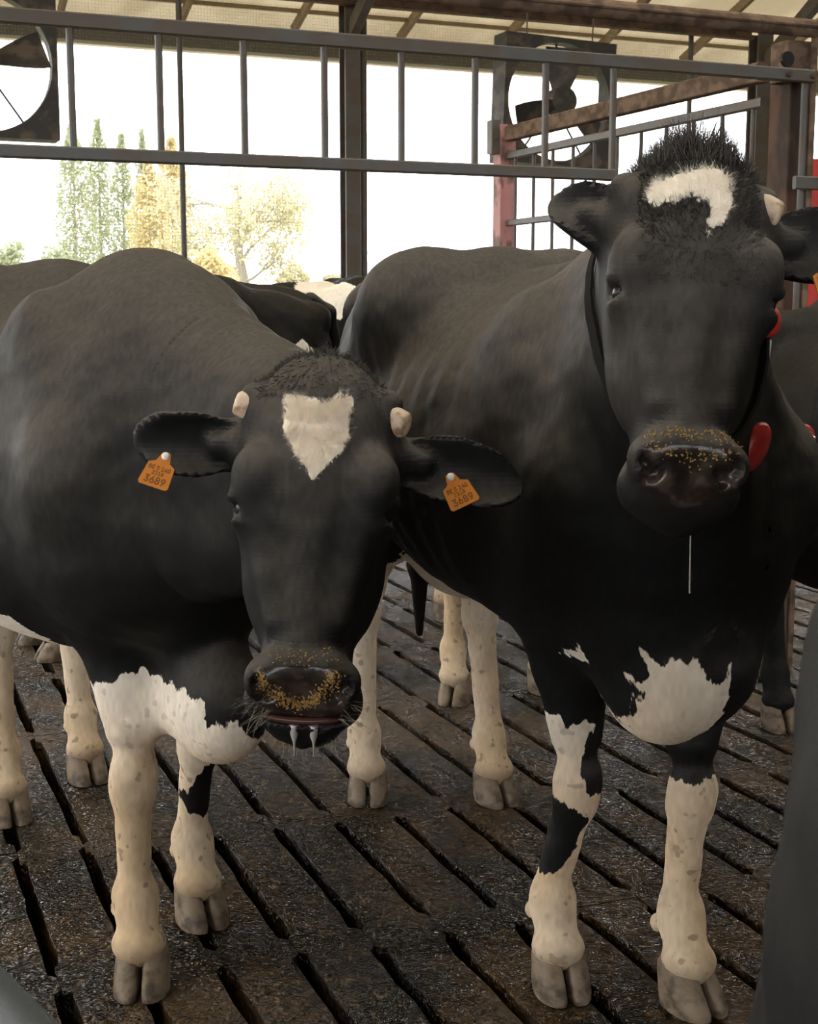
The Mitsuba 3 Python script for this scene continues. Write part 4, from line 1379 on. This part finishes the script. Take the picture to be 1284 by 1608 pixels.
ear_tag(LC, (.200, -.030, .140), (.46, .10, .84), (.84, 0, -.50), .045, 'orange ear tag partly in the shade of the ear')
crumbs(LC, 1100, [(-.058, .462), (-.053, .475), (-.037, .487), (-.02, .495), (-.006, .499), (.011, .495), (.026, .486), (.04, .471), (.046, .458)], [.0038, .0042], 43, (.0006, .0019))
crumbs(LC, 120, [(-.045, .432), (0, .440), (.045, .430)], [.010, .008], 44, (.0006, .0016))
lp = [LC.h2l(x, .004 - 1.2 * x * x, .520 - 1.7 * x * x) for x in np.linspace(-.055, .055, 12)]
LC.part('lip', tube(LC.world(np.array(lp)), [.002, .004, .005, .005, .0055, .0055, .0055, .0055, .005, .005, .004, .002], 8), 'lip', True, 'reddish wet lower lip')
ms = []
rngw = np.random.default_rng(77)
for s in (-1, 1):
    n = 46
    roots = np.array([LC.h2l(s * x, m, sv) for x, m, sv in zip(rngw.uniform(.035, .068, n), rngw.uniform(-.03, .015, n), rngw.uniform(.47, .515, n))])
    dirs = np.column_stack([np.full(n, .25), s * rngw.uniform(.35, 1.1, n), rngw.uniform(-.9, .1, n)])
    V, Fc, own = strands(LC.world(roots), dirs @ LC.M, rngw.uniform(.03, .065, n), .0004, rngw, .25, 4)
    ms.append(trimesh.Trimesh(V, Fc, process=False))
n = 90
roots = np.array([LC.h2l(x, m, sv) for x, m, sv in zip(rngw.uniform(-.05, .05, n), rngw.uniform(-.09, -.045, n), rngw.uniform(.50, .535, n))])
V, Fc, own = strands(LC.world(roots), np.column_stack([rngw.uniform(-.1, .3, n), rngw.normal(0, .25, n), np.full(n, -1.0)]) @ LC.M, rngw.uniform(.02, .05, n), .0004, rngw, .3, 4)
ms.append(trimesh.Trimesh(V, Fc, process=False))
LC.part('whiskers', cat_(ms), 'hair_pale', False, None, True)
for x in (-.016, .012):
    dp = LC.h2l(x, -.040, .530)
    LC.part('drool', tube(LC.world(np.array([dp + [.012, 0, .012], dp + [.012, 0, -.002], dp + [.012, 0, -.014], dp + [.012, 0, -.034]])), [.008, .006, .002, .0008], 8), 'drool', True, 'drop of drool')


# cows farther back, and the one beside the camera
def plain_head(fm, hm, fwd=.55, z=1.45, side=0.0, tilt=.25, down=.42):
    f = unit(np.array([*fm, 0]) - np.array([*hm, 0]))
    r = np.array([-f[1], f[0], 0])
    poll = np.array([*fm, 0]) + f * fwd + r * side + UZ * z
    return {'poll': poll, 'nose': poll + f * tilt - UZ * down, 'lateral': r,
            'ears': [{'base': (-.105, -.045, .09), 'tip': (-.27, -.06, .10), 'open': (0, 1, .2)}, {'base': (.105, -.045, .09), 'tip': (.27, -.06, .10), 'open': (0, 1, .2)}]}


def back_cow(key, fm, hm, label, whites=None, head=None, h=.017, feet=None, eyes=False, **kw):
    fm, hm = np.array(fm, float), np.array(hm, float)
    f = unit(fm - hm)
    r = np.array([-f[1], f[0]])
    feet = feet or [(*(fm - r * .15),), (*(fm + r * .15),), (*(hm - r * .16),), (*(hm + r * .16),)]
    feet = [(x + (0), *y) for x, *y in feet]
    c = Cow(key, fm, hm, feet, head or plain_head(fm, hm), h=h, whites=whites, **kw)
    c.build('coat', 2)
    thing(key, label)
    c.add_hooves('horn')
    c.add_eyes('eye_mat')
    c.add_tail('coat')
    return c


bw = lambda b, ht: (lambda cow, v, q: np.where((v[:, 0] > -.35) & (v[:, 2] < .60), .60 - v[:, 2], base_whites(cow, v, b, ht)))
# behind the right cow, its pale hoof seen between the legs
C3 = back_cow('cow_002', (.30, 4.62), (-.02, 5.72), 'dark cow standing behind the right cow, its grey rump and a pale hoof showing', bw(.62, .74), big=.95,
              feet=[(.156, 4.546, -.6), (.47, 4.68), (-.19, 5.70), (.16, 5.80)], drop=.05, head=plain_head((.30, 4.62), (-.02, 5.72), .45, 1.0, .05, .30, .38))


def patch_whites(cow, v, q):
    w = base_whites(cow, v, .80, .80)
    return np.maximum(w, white_under(v[:, 2], 1.17, .12, 8, 5.0, v[:, :1]) - np.maximum(0, np.abs(v[:, 0] + .98) - .26) * 3)


def patch_whites2(cow, v, q):
    w = base_whites(cow, v, .75, .75)
    return np.maximum(w, .15 - np.hypot((v[:, 0] + .98), (v[:, 2] - 1.36) * 1.4))


C4 = back_cow('cow_003', (-1.42, 5.25), (-.50, 5.75), 'black cow with a white belly between the two front cows, seen from its side', patch_whites, drop=.035, clean=True)
C5 = back_cow('cow_004', (.42, 7.75), (-.76, 7.3), 'black and white cow far back with a white patch on its rump', patch_whites2, drop=.01, clean=True)
C6 = back_cow('cow_005', (1.22, 3.05), (1.02, 4.22), 'black cow at the right edge with a red tag on its neck', None, clean=True, drop=.15, big=.95, head=plain_head((1.22, 3.05), (1.02, 4.22), .50, 1.35, .25))
pts, ck = collar(C6, C6.h2l(0, -.20, .18), [.55, 0, .32], [0, 0, 1], 'strap', .032)
p6 = C6.loc(px_point(1262, 684, 2.72))
capsule_tag(C6, p6, [.2, 0, .9], C6.M @ np.array([-.3, -.9, .1]), .055, ck + '__transponder', 'red plastic transponder')
b = trimesh.creation.icosphere(2, .010)
b.apply_scale([1.4, 1, .8])
b.apply_translation(px_point(1270, 689, 2.67))
C6.part(ck + '__stud', b, 'chrome', True, 'shiny metal stud')
C7 = back_cow('cow_006', (-2.75, 8.6), (-1.6, 8.4), 'dark cow far back at the left edge, behind the left cow', None, clean=True, drop=-.02, head=plain_head((-2.75, 8.6), (-1.6, 8.4), .40, 1.52, 0, .3, .35))
C8 = back_cow('cow_007', (.885, 1.44), (.415, .36), 'dark cow close beside the camera at the lower right', None, clean=True, h=.012, big=1.16, belly=-.22, drop=.24, head=plain_head((.885, 1.44), (.415, .36), .45, 1.35))
